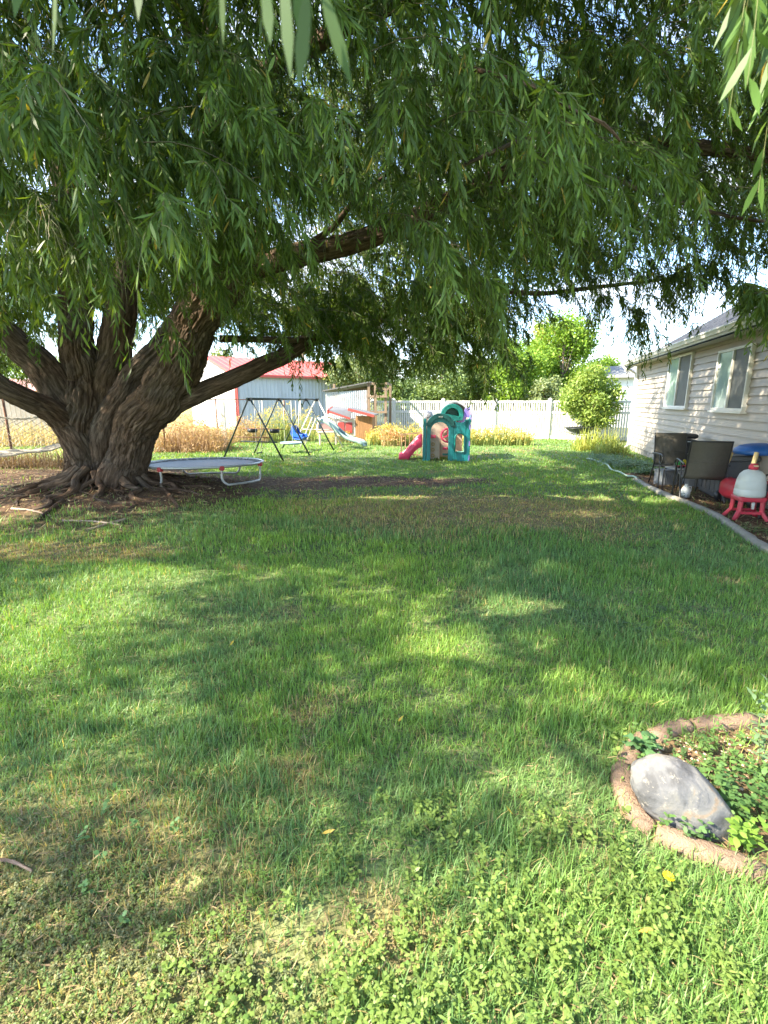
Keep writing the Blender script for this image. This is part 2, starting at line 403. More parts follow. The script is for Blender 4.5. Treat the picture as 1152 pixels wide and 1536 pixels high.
for (y0, y1, dens, w, h, seg) in zones:
    area = 2*(0.86*(y0+y1)/2+0.7)*(y1-y0); n = int(area*dens*1.12)
    y = rng.uniform(y0, y1, n); hw = 0.86*y1+0.7; x = rng.uniform(-hw, hw, int(n)); 
    n = int(n); keep = np.abs(x) < 0.86*y+0.7
    x, y = x[keep], y[keep]; dm = dirt_mask(x, y); dr = dry_mask(x, y); cl = fbm(x*5, y*5, 0, 2, 51)
    bl = (1-sstep(0.0, 0.6, y-1.15))*(1-sstep(-0.25, 0.1, x+0.1))   # thin turf, lower left
    p = (1-dm*0.97)*(1-0.35*dr)*(0.45+1.0*cl)*(1-0.35*bl)
    keep = (rng.uniform(0, 1, len(x)) < p) & (house_side(x, y) > 0.05) & ~inb(x, y); x, y = x[keep], y[keep]; dr = dr[keep]; cl = cl[keep]
    n = len(x); hh = h*(0.5+0.9*cl)*(1-0.45*dr)*rng.uniform(0.6, 1.35, n)
    tall = sstep(0.55, 0.75, fbm(x*0.55, y*0.55, 0, 2, 61)); hh *= 1+0.5*tall
    V, F, C = blades(x, y, hh, w*rng.uniform(0.7, 1.3, n), seg, 0.74, grass_colour(x, y, n)); bag.add(V, F, C)
g_o = bag.build("lawn_grass", M_grass); props(g_o, "short green lawn grass with dry tan patches", "grass", kind="stuff")
# ------------------------------------------------------------------ the willow
def bark_mat(name, base, dark, light):
    m, nt, b = new_mat(name); N = nt.nodes; L = nt.links
    at = N.new("ShaderNodeAttribute"); at.attribute_name = "bark"
    mp = N.new("ShaderNodeMapping"); mp.inputs["Scale"].default_value = (1, 1, 0.16); L.new(at.outputs["Vector"], mp.inputs[0])
    n1 = N.new("ShaderNodeTexNoise"); n1.inputs["Scale"].default_value = 26; n1.inputs["Detail"].default_value = 7; n1.inputs["Roughness"].default_value = 0.7; n1.inputs["Distortion"].default_value = 0.6
    L.new(mp.outputs[0], n1.inputs["Vector"])
    n2 = N.new("ShaderNodeTexNoise"); n2.inputs["Scale"].default_value = 1.7; n2.inputs["Detail"].default_value = 4; L.new(at.outputs["Vector"], n2.inputs["Vector"])
    r1 = N.new("ShaderNodeValToRGB"); e = r1.color_ramp.elements; e[0].position = 0.32; e[0].color = (*dark, 1); e[1].position = 0.68; e[1].color = (*light, 1)
    k = e.new(0.5); k.color = (*base, 1); L.new(n1.outputs["Fac"], r1.inputs[0])
    r2 = N.new("ShaderNodeValToRGB"); r2.color_ramp.elements[0].position = 0.35; r2.color_ramp.elements[1].position = 0.7
    r2.color_ramp.elements[0].color = (1.06, 0.86, 0.74, 1); r2.color_ramp.elements[1].color = (1, 1.02, 1.04, 1); L.new(n2.outputs["Fac"], r2.inputs[0])
    mu = N.new("ShaderNodeMix"); mu.data_type = 'RGBA'; mu.blend_type = 'MULTIPLY'; mu.inputs["Factor"].default_value = 1
    L.new(r1.outputs[0], mu.inputs["A"]); L.new(r2.outputs[0], mu.inputs["B"]); L.new(mu.outputs["Result"], b.inputs["Base Color"])
    b.inputs["Roughness"].default_value = 0.92; b.inputs["Specular IOR Level"].default_value = 0.15
    bp = N.new("ShaderNodeBump"); bp.inputs["Strength"].default_value = 1.0; bp.inputs["Distance"].default_value = 0.02
    L.new(n1.outputs["Fac"], bp.inputs["Height"]); L.new(bp.outputs[0], b.inputs["Normal"])
    return m
M_bark = bark_mat("willow_bark", (0.092, 0.070, 0.053), (0.026, 0.019, 0.014), (0.20, 0.16, 0.125))
M_root = bark_mat("root_bark", (0.095, 0.068, 0.048), (0.035, 0.024, 0.017), (0.20, 0.155, 0.115))
M_twig = mat("twig_bark", (0.13, 0.10, 0.055), 0.8, 0.3, 20)

def limb(P, rad, nseg=64, step=0.03, amp=0.02, seed=0, flare=0.0, lobes=5, cell=0.10, bag=None):
    """bark covered limb through P with radii rad; returns verts, faces, bark coords"""
    P = np.asarray(P, float); k = 14; C = catmull(P, k); rr = catmull(np.stack([rad, rad, rad], 1), k)[:, 0]
    s = np.concatenate([[0], np.cumsum(np.linalg.norm(np.diff(C, axis=0), axis=1))])
    m = max(4, int(s[-1]/step)); t = np.linspace(0, s[-1], m)
    Q = np.stack([np.interp(t, s, C[:, i]) for i in range(3)], 1); r = np.interp(t, s, rr)
    wob = np.stack([fbm(t*1.6, seed*7.1, i*9.3, 2, 5)-0.5 for i in range(3)], 1); Q = Q + wob*np.minimum(r, 0.25)[:, None]*0.7
    T = nrm(np.gradient(Q, axis=0)); A = np.zeros_like(T); a = nrm(np.cross(T[0], np.array([0.3, 1, 0.1])))
    for i in range(m):
        a = a - T[i]*np.dot(a, T[i]); a = a/np.linalg.norm(a); A[i] = a
    B = np.cross(T, A); th = np.arange(nseg)*2*PI/nseg
    ct, st = np.cos(th)[None, :], np.sin(th)[None, :]; R2 = r[:, None]
    rm = np.maximum(R2, 0.02); bx = ct*rm; by = st*rm; bz = t[:, None]+0*bx
    # big lumps
    disp = (fbm(bx*2.2, by*2.2+seed*3.7, bz*1.3, 2, 71+seed)-0.5)*0.30*R2*np.minimum(1, 0.3+amp*20)
    # interlaced ridges
    wx = bx + 0.045*(fbm(bx*7, by*7, bz*4, 2, 3+seed)-0.5)*2; wy = by + 0.045*(fbm(bx*7, by*7, bz*4, 2, 13+seed)-0.5)*2
    q = noise(wx/cell, wy/cell, bz/(cell*5.0), 77+seed); q2 = noise(wx/cell*2.1, wy/cell*2.1, bz/(cell*3.0), 78+seed)
    ridge = 0.75*np.minimum(1, np.abs(2*q-1)*2.4)**0.8 + 0.35*np.minimum(1, np.abs(2*q2-1)*2.2)
    disp = disp + (ridge-0.8)*amp*1.2 + (noise(wx/cell*5, wy/cell*5, bz/cell*1.2, 79)-0.5)*amp*0.5
    if flare:
        w = np.exp(-t/flare)[:, None]; disp = disp + R2*w*(0.22 + 0.16*np.cos(th*lobes+seed)[None, :]+0.12*np.cos(th*11+seed*2)[None, :] + 0.35*(fbm(ct*2+9, st*2+seed, bz*0.4, 2, 91)-0.35)*2)
    rad_ = R2 + disp
    V = Q[:, None, :] + A[:, None, :]*(ct*rad_)[..., None] + B[:, None, :]*(st*rad_)[..., None]
    bc = np.stack([bx, by+seed*3, bz], -1)
    idx = np.arange(m*nseg).reshape(m, nseg); nx_ = np.roll(idx, -1, 1)
    F = np.stack([idx[:-1], nx_[:-1], nx_[1:], idx[1:]], -1).reshape(-1, 4)
    V = V.reshape(-1, 3); bc = bc.reshape(-1, 3)
    # end cap
    V = np.vstack([V, Q[-1]+T[-1]*r[-1]*0.4]); bc = np.vstack([bc, bc[-1]]); cap = np.stack([idx[-1], nx_[-1], np.full(nseg, m*nseg)], -1)
    return V, F, cap, bc, Q, r
def build_limbs(name, specs, m, parent):
    Vs, Fs, Cs, Bs, n = [], [], [], [], 0
    for (P, rad, kw) in specs:
        V, F, cap, bc, _, _ = limb(P, rad, **kw); Vs.append(V); Fs.append(F+n); Cs.append(cap+n); Bs.append(bc); n += len(V)
    return np_obj(name, np.vstack(Vs), [np.vstack(Fs), np.vstack(Cs)], m, parent, None, True, np.vstack(Bs))
def PL(pts):
    """pixel waypoints (px, py, Y, diameter px) -> world polyline and radii"""
    P = [W(a, b, y) for a, b, y, d in pts]; r = [d/2/F_PX*y/CP*0.90 for a, b, y, d in pts]; return np.array(P), np.array(r)
willow = empty("willow_tree", (0, 0, 0), 0, "huge spreading willow with a forked furrowed trunk and drooping leaves over the lawn", "tree")
L_ = {}
L_['left_stem'] = PL([(136,795,8.2,130),(132,752,8.2,90),(127,718,8.2,66),(125,690,8.2,60),(124,655,8.2,62),(126,612,8.2,62),(124,570,8.25,54),(120,520,8.3,48),(116,460,8.4,44),(110,400,8.5,42),(104,320,8.7,36),(92,220,8.9,30),(85,100,9.1,24)])
L_['right_stem'] = PL([(176,795,8,130),(176,752,8,84),(182,718,8,64),(189,690,8,59),(202,655,7.95,62),(219,622,7.9,66),(241,592,7.85,70),(262,560,7.8,70),(285,512,7.7,66),(312,462,7.6,62),(340,420,7.5,54),(351,375,7.4,46),(340,310,7.3,38),(326,230,7.2,33),(320,150,7.2,28),(318,60,7.2,24),(316,-60,7.2,18)])
L_['low_left'] = PL([(130,715,8.15,26),(118,670,8.05,48),(92,636,7.9,40),(58,610,7.6,36),(0,583,7.2,34),(-60,548,7,34),(-130,520,6.7,32),(-240,480,6.3,28),(-330,440,6,20)])
L_['mid_left'] = PL([(130,700,8.2,36),(122,640,8.2,60),(98,590,8.1,56),(60,546,8,50),(0,490,7.8,43),(-50,430,7.7,40),(-110,350,7.6,34),(-160,240,7.6,28)])
L_['up_mid'] = PL([(136,700,8.3,40),(142,650,8.3,66),(155,590,8.4,58),(166,530,8.5,50),(182,460,8.6,44),(200,400,8.8,40),(222,320,9.0,32),(235,220,9.2,26)])
L_['cross'] = PL([(148,712,8.2,26),(156,662,8.15,44),(170,618,8.2,40),(198,576,8.3,39),(226,538,8.4,39),(252,502,8.6,36),(282,455,8.9,30),(300,390,9.2,24)])
L_['low_right'] = PL([(222,636,7.9,26),(246,614,7.9,36),(292,591,7.9,31),(330,575,8,29),(364,561,8.1,28),(419,538,8.4,25),(470,508,8.8,22),(540,488,9.4,18),(600,465,9.9,15),(680,445,10.4,10)])
L_['thin_right'] = PL([(330,508,8.1,12),(380,508,8.3,10),(430,510,8.4,10),(470,505,8.7,8),(520,480,9.0,6)])
L_['big_right'] = PL([(338,432,7.5,52),(372,404,7.4,38),(410,393,7.2,34),(460,382,6.9,32),(520,368,6.5,30),(590,345,6.2,28),(680,300,5.9,26),(780,255,5.7,24),(900,230,5.5,22),(1040,220,5.4,18),(1180,240,5.4,14)])
L_['spur_a'] = PL([(400,396,7.2,10),(392,360,7.1,13),(360,345,7.2,13),(330,338,7.3,8)])
L_['spur_b'] = PL([(470,362,6.7,9),(500,342,6.5,9),(520,315,6.3,8),(545,290,6.1,6),(580,262,5.8,4)])
L_['spur_c'] = PL([(365,440,7.3,9),(360,420,7.2,8),(352,405,7.3,7)])
L_['high_right'] = PL([(320,170,7.2,26),(380,120,6.8,24),(480,60,6.2,24),(600,0,5.6,22),(760,-60,5.0,22),(950,-90,4.8,18),(1150,-60,4.9,14)])
L_['pale_a'] = PL([(640,60,3.6,4),(690,95,3.3,5),(742,112,3.1,5.5),(800,130,3,5),(860,165,2.9,5),(905,185,2.9,5),(930,212,2.9,3)])
L_['pale_b'] = PL([(690,250,4,5),(770,215,3.7,6),(830,200,3.5,5),(850,180,3.4,3)])
L_['pale_c'] = PL([(840,225,4.4,6),(960,285,4.6,6),(1030,305,4.6,6),(1100,326,4.8,5),(1180,335,5,4)])
L_['pale_d'] = PL([(600,345,6.2,9),(700,420,7.2,8),(800,440,8.2,7),(900,430,9.0,6),(990,420,9.6,4)])
L_['toward'] = PL([(316,110,7.2,24),(280,20,6.4,26),(200,-120,5.2,30),(60,-300,4.2,30),(-200,-420,3.4,30)])
specs = []
for i, (k, (P, r)) in enumerate(L_.items()):
    big = r.max() > 0.2
    specs.append((P, r, dict(nseg=230 if r.max() > 0.5 else (90 if big else 20), step=0.016 if r.max() > 0.5 else (0.03 if big else 0.06), amp=0.045 if r.max() > 0.5 else (0.024 if big else 0.006),
                             seed=i, flare=0.36 if 'stem' in k else 0.0, cell=0.062 if r.max() > 0.5 else 0.045)))
build_limbs("trunk", specs, M_bark, willow)

# surface roots
roots = []
for i in range(96):
    a = -0.15 + 2*PI*i/96 + rng.normal(0, 0.07)
    fr = (i % 5 == 0); r0 = rng.uniform(0.045, 0.085) if fr else rng.uniform(0.012, 0.032); ln = rng.uniform(0.9, 1.9) if fr else rng.uniform(0.4, 1.5); k = 8; pts = []; rr = []
    st = 0.42
    for j in range(k):
        t = j/(k-1); d_ = st + ln*t; aa = a + 0.22*math.sin(t*4+i*1.7)*t*1.2 + 0.07*math.sin(i*3.1+t*14)
        x = TREE[0]+0.02+math.cos(aa)*d_*1.05; y = TREE[1]-0.2+math.sin(aa)*d_*0.8; rd = r0*(1-0.72*t)*(1+0.25*math.sin(t*13+i*2.3))
        z = float(ground_z(np.array(x), np.array(y))) + rd*(0.35-0.55*t) + 0.22*math.exp(-t*6)*(0.5+r0/0.12) + 0.02*math.sin(t*11+i)
        pts.append((x, y, z)); rr.append(rd)
    roots.append((np.array(pts), np.array(rr), dict(nseg=26 if fr else 14, step=0.035, amp=0.014 if fr else 0.005, seed=i+30, cell=0.05)))
build_limbs("root", roots, M_root, willow)

# ---- crown: near drapes, middle, far side, overhead shade
nearlim = np.array([(-200,520),(0,505),(60,500),(130,480),(200,500),(262,500),(330,500),(352,440),(380,375),(450,360),(520,385),(570,450),(620,525),(680,490),(720,450),(780,440),(850,420),(900,430),(950,430),(1000,400),(1060,400),(1100,430),(1152,440),(1300,470)])
farlim = np.array([(-200,620),(0,600),(40,545),(90,520),(160,490),(230,490),(300,500),(340,525),(380,545),(410,545),(470,535),(530,560),(600,570),(650,575),(700,590),(728,585),(745,520),(790,480),(850,470),(880,500),(915,560),(935,590),(950,540),(990,500),(1040,460),(1100,440),(1152,430),(1300,440)])
def lim(tab, px, jit): return np.interp(px, tab[:, 0], tab[:, 1]) + jit
def sample_screen(n, x0, x1, y0, tab, Y0, Y1, pw=1.0, back=0.0):
    px = rng.uniform(x0, x1, n); top = y0; bot = lim(tab, px, rng.normal(0, 14, n)) - back
    py = top + (bot-top)*rng.uniform(0, 1, n); Yd = Y0+(Y1-Y0)*rng.uniform(0, 1, n)**pw
    a = (px-576)/F_PX; b = (768-py)/F_PX; ry = CP+b*SP; t = Yd/ry
    return np.stack([a*t, Yd, CAMH+(-SP+b*CP)*t], 1), px, py
CB = Bag(); TW = Bag()
def sunmask(P):
    """ground spot shaded by P"""
    k = P[:, 2]/math.tan(SUN_EL); return P[:, 0]-SUN_AZ[0]*k, P[:, 1]-SUN_AZ[1]*k
gaps = []   # openings in the crown: centre on the lawn, radii
for (px, py, rx, ry, pr) in [(60,975,0.42,0.26,1),(140,915,0.55,0.28,1),(215,868,0.6,0.25,1),(700,960,0.32,0.2,.95),(640,900,0.6,0.25,.45),(790,905,0.35,0.15,.9),(720,1030,0.2,0.14,.6),(850,855,0.3,0.15,.7),(240,1070,0.2,0.1,.8),
                    (820,745,0.9,0.12,.95),(930,748,0.9,0.16,.95),(990,752,0.5,0.2,.9),(880,770,0.5,0.2,.5),(850,1180,0.16,0.1,.9),(930,1010,0.3,0.12,.6),(600,745,0.7,0.15,.8),(40,780,0.5,0.3,.8),(440,860,.5,.15,.4),(1020,1060,0.5,0.12,.5)]:
    g = G(px, py); gaps.append((g[0], g[1], rx*1.15, ry*1.25, min(1, pr*1.08)))
def keepshade(P):
    gx_, gy_ = sunmask(P); n = len(P); jx = 0.35*(fbm(gx_*2, gy_*2, 0, 2, 101)-0.5); jy = 0.35*(fbm(gx_*2, gy_*2, 0, 2, 107)-0.5)
    k = np.zeros(n)
    for (a, b_, rx, ry, pr) in gaps:
        k = np.maximum(k, pr*(1-sstep(0.9, 1.12, np.sqrt(((gx_+jx-a)/rx)**2+((gy_+jy-b_)/ry)**2))))
    edge = 1.55 + 0.35*(fbm(gx_*1.2, 3.0, 0, 2, 111)-0.5)*2 - 0.28*(1-sstep(-0.9, 0.0, gx_)) + 0.9*sstep(0.9, 1.5, gx_)
    lit = np.maximum(k, (1-sstep(edge-0.12, edge+0.05, gy_))*1.0)
    back = sstep(9.4, 10.3, gy_ + 1.2*(fbm(gx_*1.1, gy_*1.1, 0, 3, 121)-0.5)*2 + 0.25*(gx_-1))*(gx_ > -6.2)*(gx_ < 5.0)
    return rng.uniform(0, 1, n) > np.maximum(lit, back*0.92)
def branchlets(S, out, ln, nst, sl, nl, ll, lw, col0, col1, twr, jitter=0.25, droop=1.0, prune=1.0, hang=1.0):
    """S starts, out horizontal direction, ln length; nst strands each of length ~sl with nl leaves"""
    n = len(S); k = 6; t = np.linspace(0, 1, k)[None, :, None]
    Pb = S[:, None] + out[:, None]*ln[:, None, None]*t + np.array([0, 0, -1.0])*(ln[:, None, None]*droop*0.55*t**2)
    V, F = wires(Pb, np.full(n, twr*1.7)); TW.add(V, F, (0.10, 0.085, 0.04))
    m = n*nst; bi = np.repeat(np.arange(n), nst); u = rng.uniform(0.08, 1.0, m)
    o = out[bi]; L0 = ln[bi][:, None]; SS = S[bi] + o*L0*u[:, None] + np.array([0, 0, -1.0])*(L0*droop*0.55*(u**2)[:, None])
    side = rng.normal(0, 1, (m, 3)); side[:, 2] *= 0.3; D = nrm(o*0.8 + side*0.6)
    Ls = sl*rng.uniform(0.35, 1.5, m); hg = (hang*rng.uniform(0.55, 1.1, m))[:, None, None]
    def path(tt): return SS[:, None] + D[:, None]*(Ls[:, None, None]*(0.42+0.5*(1-hg))*(tt-0.45*tt**2)) + np.array([0, 0, -1.0])*(Ls[:, None, None]*hg*(0.08*tt+0.80*tt**1.5))
    tt = np.linspace(0, 1, 6)[None, :, None]; V, F = wires(path(tt), np.full(m, twr)); TW.add(V, F, (0.12, 0.13, 0.045))
    tl = (np.arange(nl)+0.5)/nl; q = np.clip(tl[None, :] + rng.normal(0, 0.3/nl, (m, nl)), 0.02, 1.0)[..., None]
    Pl = path(q); P2 = path(np.clip(q+0.03, 0, 1.03)); T = nrm(P2-Pl)
    sgn = np.where(np.arange(nl) % 2 == 0, 1.0, -1.0)[None, :, None]; az = rng.uniform(0, 2*PI, (m, 1, 1)) + rng.normal(0, 0.7, (m, nl, 1))
    h = np.concatenate([np.cos(az), np.sin(az), np.zeros_like(az)], 2); sd_ = nrm(h - T*np.sum(h*T, -1, keepdims=True))
    Dl = nrm(T*0.75 + sd_*sgn*0.55 + np.array([0, 0, -0.55]) + rng.normal(0, jitter, (m, nl, 3)))
    Wl = nrm(np.cross(Dl, rng.normal(0, 1, (m, nl, 3)) + sd_*0.8))
    Lf = ll*rng.uniform(0.65, 1.25, (m, nl))*(1-0.35*q[..., 0]**4); cu = rng.normal(0.12, 0.12, (m, nl))
    Pf, Df, Wf, Lf, cu = Pl.reshape(-1, 3), Dl.reshape(-1, 3), Wl.reshape(-1, 3), Lf.ravel(), cu.ravel()
    if prune:
        kk = keepshade(Pf) | (rng.uniform(0, 1, len(Pf)) > prune); Pf, Df, Wf, Lf, cu = Pf[kk], Df[kk], Wf[kk], Lf[kk], cu[kk]
    N_ = len(Pf); V, F = leaves(Pf, Df, Wf, Lf, lw*rng.uniform(0.75, 1.25, N_)*0.5, cu)
    mx = np.clip(rng.normal(0.45, 0.25, N_) + 0.5*(fbm(Pf[:, 0]*0.9, Pf[:, 1]*0.9, Pf[:, 2]*0.9, 2, 131)-0.5), 0, 1)[:, None]
    c = (np.array(col0)*(1-mx)+np.array(col1)*mx)*rng.uniform(0.8, 1.2, (N_, 1)); yl = rng.uniform(0, 1, N_) < 0.006; c[yl] = (0.38, 0.28, 0.05)
    CB.add(V, F, np.repeat(c, 6, axis=0)); return N_
def outward(S, j=0.5):
    o = S[:, :2]-TREE; o = nrm(o); o = nrm(o + rng.normal(0, j, o.shape)); return np.concatenate([o, rng.uniform(-0.15, 0.25, (len(S), 1))], 1)
cA, cB_ = (0.045, 0.085, 0.016), (0.150, 0.230, 0.045)
cnt = 0
# near drapes: 2.3 - 4.2 m away (long leaves read singly)
S, px, py = sample_screen(180, -330, 1420, -260, nearlim, 2.4, 4.6, 1.0, back=150); S = S[fbm(S[:, 0]*1.1, S[:, 1]*1.1, S[:, 2]*1.6, 2, 401) > 0.42]
cnt += branchlets(S, outward(S, 0.8), rng.uniform(0.3, 1.1, len(S)), 10, 0.42, 26, 0.100, 0.0112, cA, (0.15, 0.24, 0.05), 0.0019, hang=0.85)
# extra drapes of the left side and the centre hanging lower
S, px, py = sample_screen(95, -80, 350, 0, nearlim, 3.0, 5.0, 1.0, back=90)
cnt += branchlets(S, outward(S), rng.uniform(0.4, 0.9, len(S)), 10, 0.5, 24, 0.11, 0.013, cA, cB_, 0.0016)
S, px, py = sample_screen(40, 560, 860, 60, nearlim, 3.2, 5.2, 1.0, back=110)
cnt += branchlets(S, outward(S), rng.uniform(0.4, 0.9, len(S)), 10, 0.5, 24, 0.11, 0.013, cA, cB_, 0.0016)
# middle
S, px, py = sample_screen(760, -330, 1330, -200, nearlim, 4.6, 7.3, 1.0, back=95)
cnt += branchlets(S, outward(S), rng.uniform(0.6, 1.3, len(S)), 10, 0.6, 24, 0.098, 0.0125, cA, cB_, 0.0026, jitter=0.38, hang=0.7)
# far side
S, px, py = sample_screen(1250, -260, 860, 60, farlim, 7.8, 12.3, 1.0, back=42)
cnt += branchlets(S, outward(S), rng.uniform(0.7, 1.5, len(S)), 11, 0.55, 22, 0.10, 0.0145, (0.045, 0.105, 0.018), (0.13, 0.21, 0.03), 0.003, prune=0.75, jitter=0.4, hang=0.65)
S, px, py = sample_screen(290, 800, 1250, 60, farlim, 6.5, 9.5, 1.0, back=70)
cnt += branchlets(S, outward(S), rng.uniform(0.5, 1.2, len(S)), 8, 0.6, 22, 0.10, 0.013, cA, cB_, 0.0025, prune=0.7, jitter=0.35, hang=0.8)
S, px, py = sample_screen(330, -80, 420, 330, farlim, 8.8, 12.0, 1.0, back=50)
cnt += branchlets(S, outward(S, .9), rng.uniform(0.6, 1.3, len(S)), 11, 0.5, 17, 0.12, 0.019, (0.05, 0.10, 0.018), (0.12, 0.20, 0.03), 0.003, prune=False, jitter=0.4, hang=0.7)
S, px, py = sample_screen(260, 430, 740, 400, farlim, 8.0, 11.0, 1.0, back=50)
cnt += branchlets(S, outward(S, .9), rng.uniform(0.5, 1.1, len(S)), 11, 0.5, 17, 0.12, 0.018, (0.05, 0.10, 0.018), (0.12, 0.20, 0.03), 0.003, prune=0.3, jitter=0.4, hang=0.8)
# fringe strands at the right
for (px0, py0, Yd, n_, l_) in [(905,470,8.5,10,1.0),(935,490,8.3,9,1.1),(975,440,8.2,9,.8),(1012,430,8.0,9,.7),(1060,420,7.0,9,.6),(1110,455,4.3,10,.45),(1135,470,4.0,10,.5),(690,500,10.5,12,.9),(722,510,10.5,12,.8),(655,480,10.2,12,.9),(610,450,5.0,10,.5),(480,470,9.5,12,.6),(425,500,9.0,10,.4)]:
    S = np.array([W(px0+rng.normal(0, 6), py0-30, Yd) for _ in range(3)]); cnt += branchlets(S, outward(S, 0.8), rng.uniform(0.15, 0.4, 3), n_, l_, 22, 0.11, 0.014 if Yd < 6 else 0.017, cA, cB_, 0.002, prune=False)
# close sprays at the top of the view, right by the lens
S = np.array([W(1135, -95, 1.15), W(1165, -70, 1.1), W(1150, -130, 1.25)]); cnt += branchlets(S, outward(S, 0.8)*0.6, np.full(3, 0.12), 4, 0.36, 14, 0.105, 0.014, (0.06, 0.12, 0.035), (0.12, 0.22, 0.05), 0.0015, prune=False)
# overhead: the rest of the crown, out of view, that shades the lawn
n = 12500; ox = rng.uniform(-13, 5.6, n); oy = rng.uniform(-3.2, 15.5, n); oz = rng.uniform(4.4, 8.2, n)
S = np.stack([ox, oy, oz], 1)
rr_ = np.sqrt(((ox+3.6)/9.6)**2+((oy-6.6)/9.2)**2+((oz-3)/6.2)**2); S = S[rr_ < 1.0]
qx, qy = PX(S); vis = (qx > -40) & (qx < 1190) & (qy > -60) & (S[:, 1] > 0.5) & (S[:, 1] < 9.5); S = S[~vis]
ks = keepshade(S); S = S[ks]; cl_ = fbm(S[:, 0]*0.8, S[:, 1]*0.8, S[:, 2]*0.8, 2, 141); S = S[cl_ > 0.30]
n = len(S)
for rep in range(1):
    per = 34; bi = np.repeat(np.arange(n), per); P = S[bi] + rng.normal(0, 0.28, (n*per, 3)); D = nrm(rng.normal(0, 0.5, P.shape)+np.array([0, 0, -0.8]))
    kk = keepshade(P); P, D = P[kk], D[kk]
    Wd = nrm(np.cross(D, rng.normal(0, 1, P.shape))); N_ = len(P); V, F = leaves(P, D, Wd, rng.uniform(0.14, 0.26, N_), rng.uniform(0.012, 0.02, N_), rng.normal(0, 0.1, N_))
    mx = rng.uniform(0, 1, (N_, 1)); CB.add(V, F, np.repeat(np.array(cA)*(1-mx)+np.array((0.10, 0.18, 0.04))*mx, 6, axis=0)); cnt += N_
print("willow leaves", cnt)
M_leaf = leaf_mat("willow_leaf", rough=0.45, trans=0.36, tint=(1.7, 1.45, 0.35), spec=0.35)
# large blurred leaves hanging right in front of the lens are real leaves too
S = []; D = []; Ls = []
for (px0, py0, px1, py1, Yd) in [(395,-40,408,70,.46),(424,-50,436,120,.42),(462,-30,448,140,.40),(478,-30,530,135,.43),(330,-60,338,72,.5),(83,-60,84,85,.55),(30,-60,24,30,.55),(205,-50,212,35,.6),(446,-50,450,60,.5)]:
    a = W(px0, py0, Yd); b_ = W(px1, py1, Yd*1.02); S.append(a); D.append(b_-a); Ls.append(np.linalg.norm(b_-a))
S = np.array(S); D = nrm(np.array(D)); Ls = np.array(Ls)
Wd = nrm(np.cross(D, np.array([[0.25, 1, 0.1]])+rng.normal(0, .25, D.shape))); V, F = leaves(S, D, Wd, Ls, np.full(len(S), 0.0050), rng.normal(0.05, 0.06, len(S)))
CB.add(V, F, np.repeat(np.array([[0.045, 0.095, 0.016]])*rng.uniform(.7, 1.2, (len(S), 1)), 6, axis=0))
tw = catmull(np.array([W(60, -90, .62), W(240, -75, .56), W(400, -55, .46), W(470, -45, .42), W(560, -80, .45)]), 6)
V, F = wires(tw[None], np.array([0.0016])); TW.add(V, F, (0.12, 0.13, 0.045))
crown = CB.build("crown", M_leaf, willow)
M_tw = leaf_mat("green_twig", rough=0.6, trans=0.0)
TW.build("twigs", M_tw, willow)
# ------------------------------------------------------------------ shared materials
M_siding = mat("vinyl_siding", (0.45, 0.385, 0.32), 0.5, 0.05, 3, bump=0.15, bscale=60, dirt=((0.40, 0.36, 0.33), 2.2))
M_white = mat("white_vinyl", (0.70, 0.69, 0.68), 0.45, 0.05, 3, dirt=((0.66, 0.65, 0.6), 3.0))
M_trim = mat("white_trim", (0.74, 0.71, 0.66), 0.5, 0.05, 4)
M_shingle = mat("asphalt_shingles", (0.05, 0.056, 0.072), 0.95, 0.45, 14, bump=0.6, bscale=120, spec=0.12, dirt=((0.09, 0.095, 0.11), 4.0))
M_conc = mat("concrete", (0.36, 0.33, 0.29), 0.9, 0.2, 12, bump=0.7, bscale=90, dirt=((0.22, 0.2, 0.16), 6.0))
M_curb = mat("concrete_curb", (0.30, 0.275, 0.235), 0.9, 0.2, 14, bump=0.8, bscale=110, dirt=((0.24, 0.22, 0.17), 7.0))
M_pinkcurb = mat("pink_concrete", (0.27, 0.18, 0.125), 0.95, 0.3, 22, bump=1.0, bscale=150, dirt=((0.12, 0.085, 0.06), 11.0))
def glass(name, col, rough=0.08):
    m, nt, b = new_mat(name); b.inputs["Base Color"].default_value = (*col, 1); b.inputs["Roughness"].default_value = rough; b.inputs["Specular IOR Level"].default_value = 0.8; return m
M_glass = glass("window_glass", (0.35, 0.46, 0.45), 0.12); M_screen = mat("insect_screen", (0.10, 0.105, 0.10), 0.6, 0.15, 5)
M_dark = mat("dark_metal", (0.025, 0.027, 0.03), 0.4, 0.2, 8, metal=0.2); M_galv = mat("galvanised_steel", (0.50, 0.51, 0.52), 0.42, 0.15, 9, metal=0.6, dirt=((0.25, 0.2, 0.16), 8.0))
M_rust = mat("rusty_steel", (0.20, 0.10, 0.065), 0.85, 0.3, 10, metal=0.2)

# ------------------------------------------------------------------ house
def on_wall(px, py):
    r = ray(px, py); nn = np.array([HN[0], HN[1], 0]); p0 = np.array([HC[0], HC[1], 0]); o = np.array([0, 0, CAMH])
    t = np.dot(p0-o, nn)/np.dot(r, nn); P = o+r*t; return float(np.dot(P[:2]-HC, HD)), float(P[2])
ha = math.atan2(HD[1], HD[0])
house = empty("house", (HC[0], HC[1], 0), ha, "single storey house with pale lapped siding and a dark shingle roof beside the patio chairs", "house")
HL = 13.5; EH = on_wall(937, 549)[1]; DEP = 9.0
m = MB(); lap = 0.142; z = 0.18; i = 0
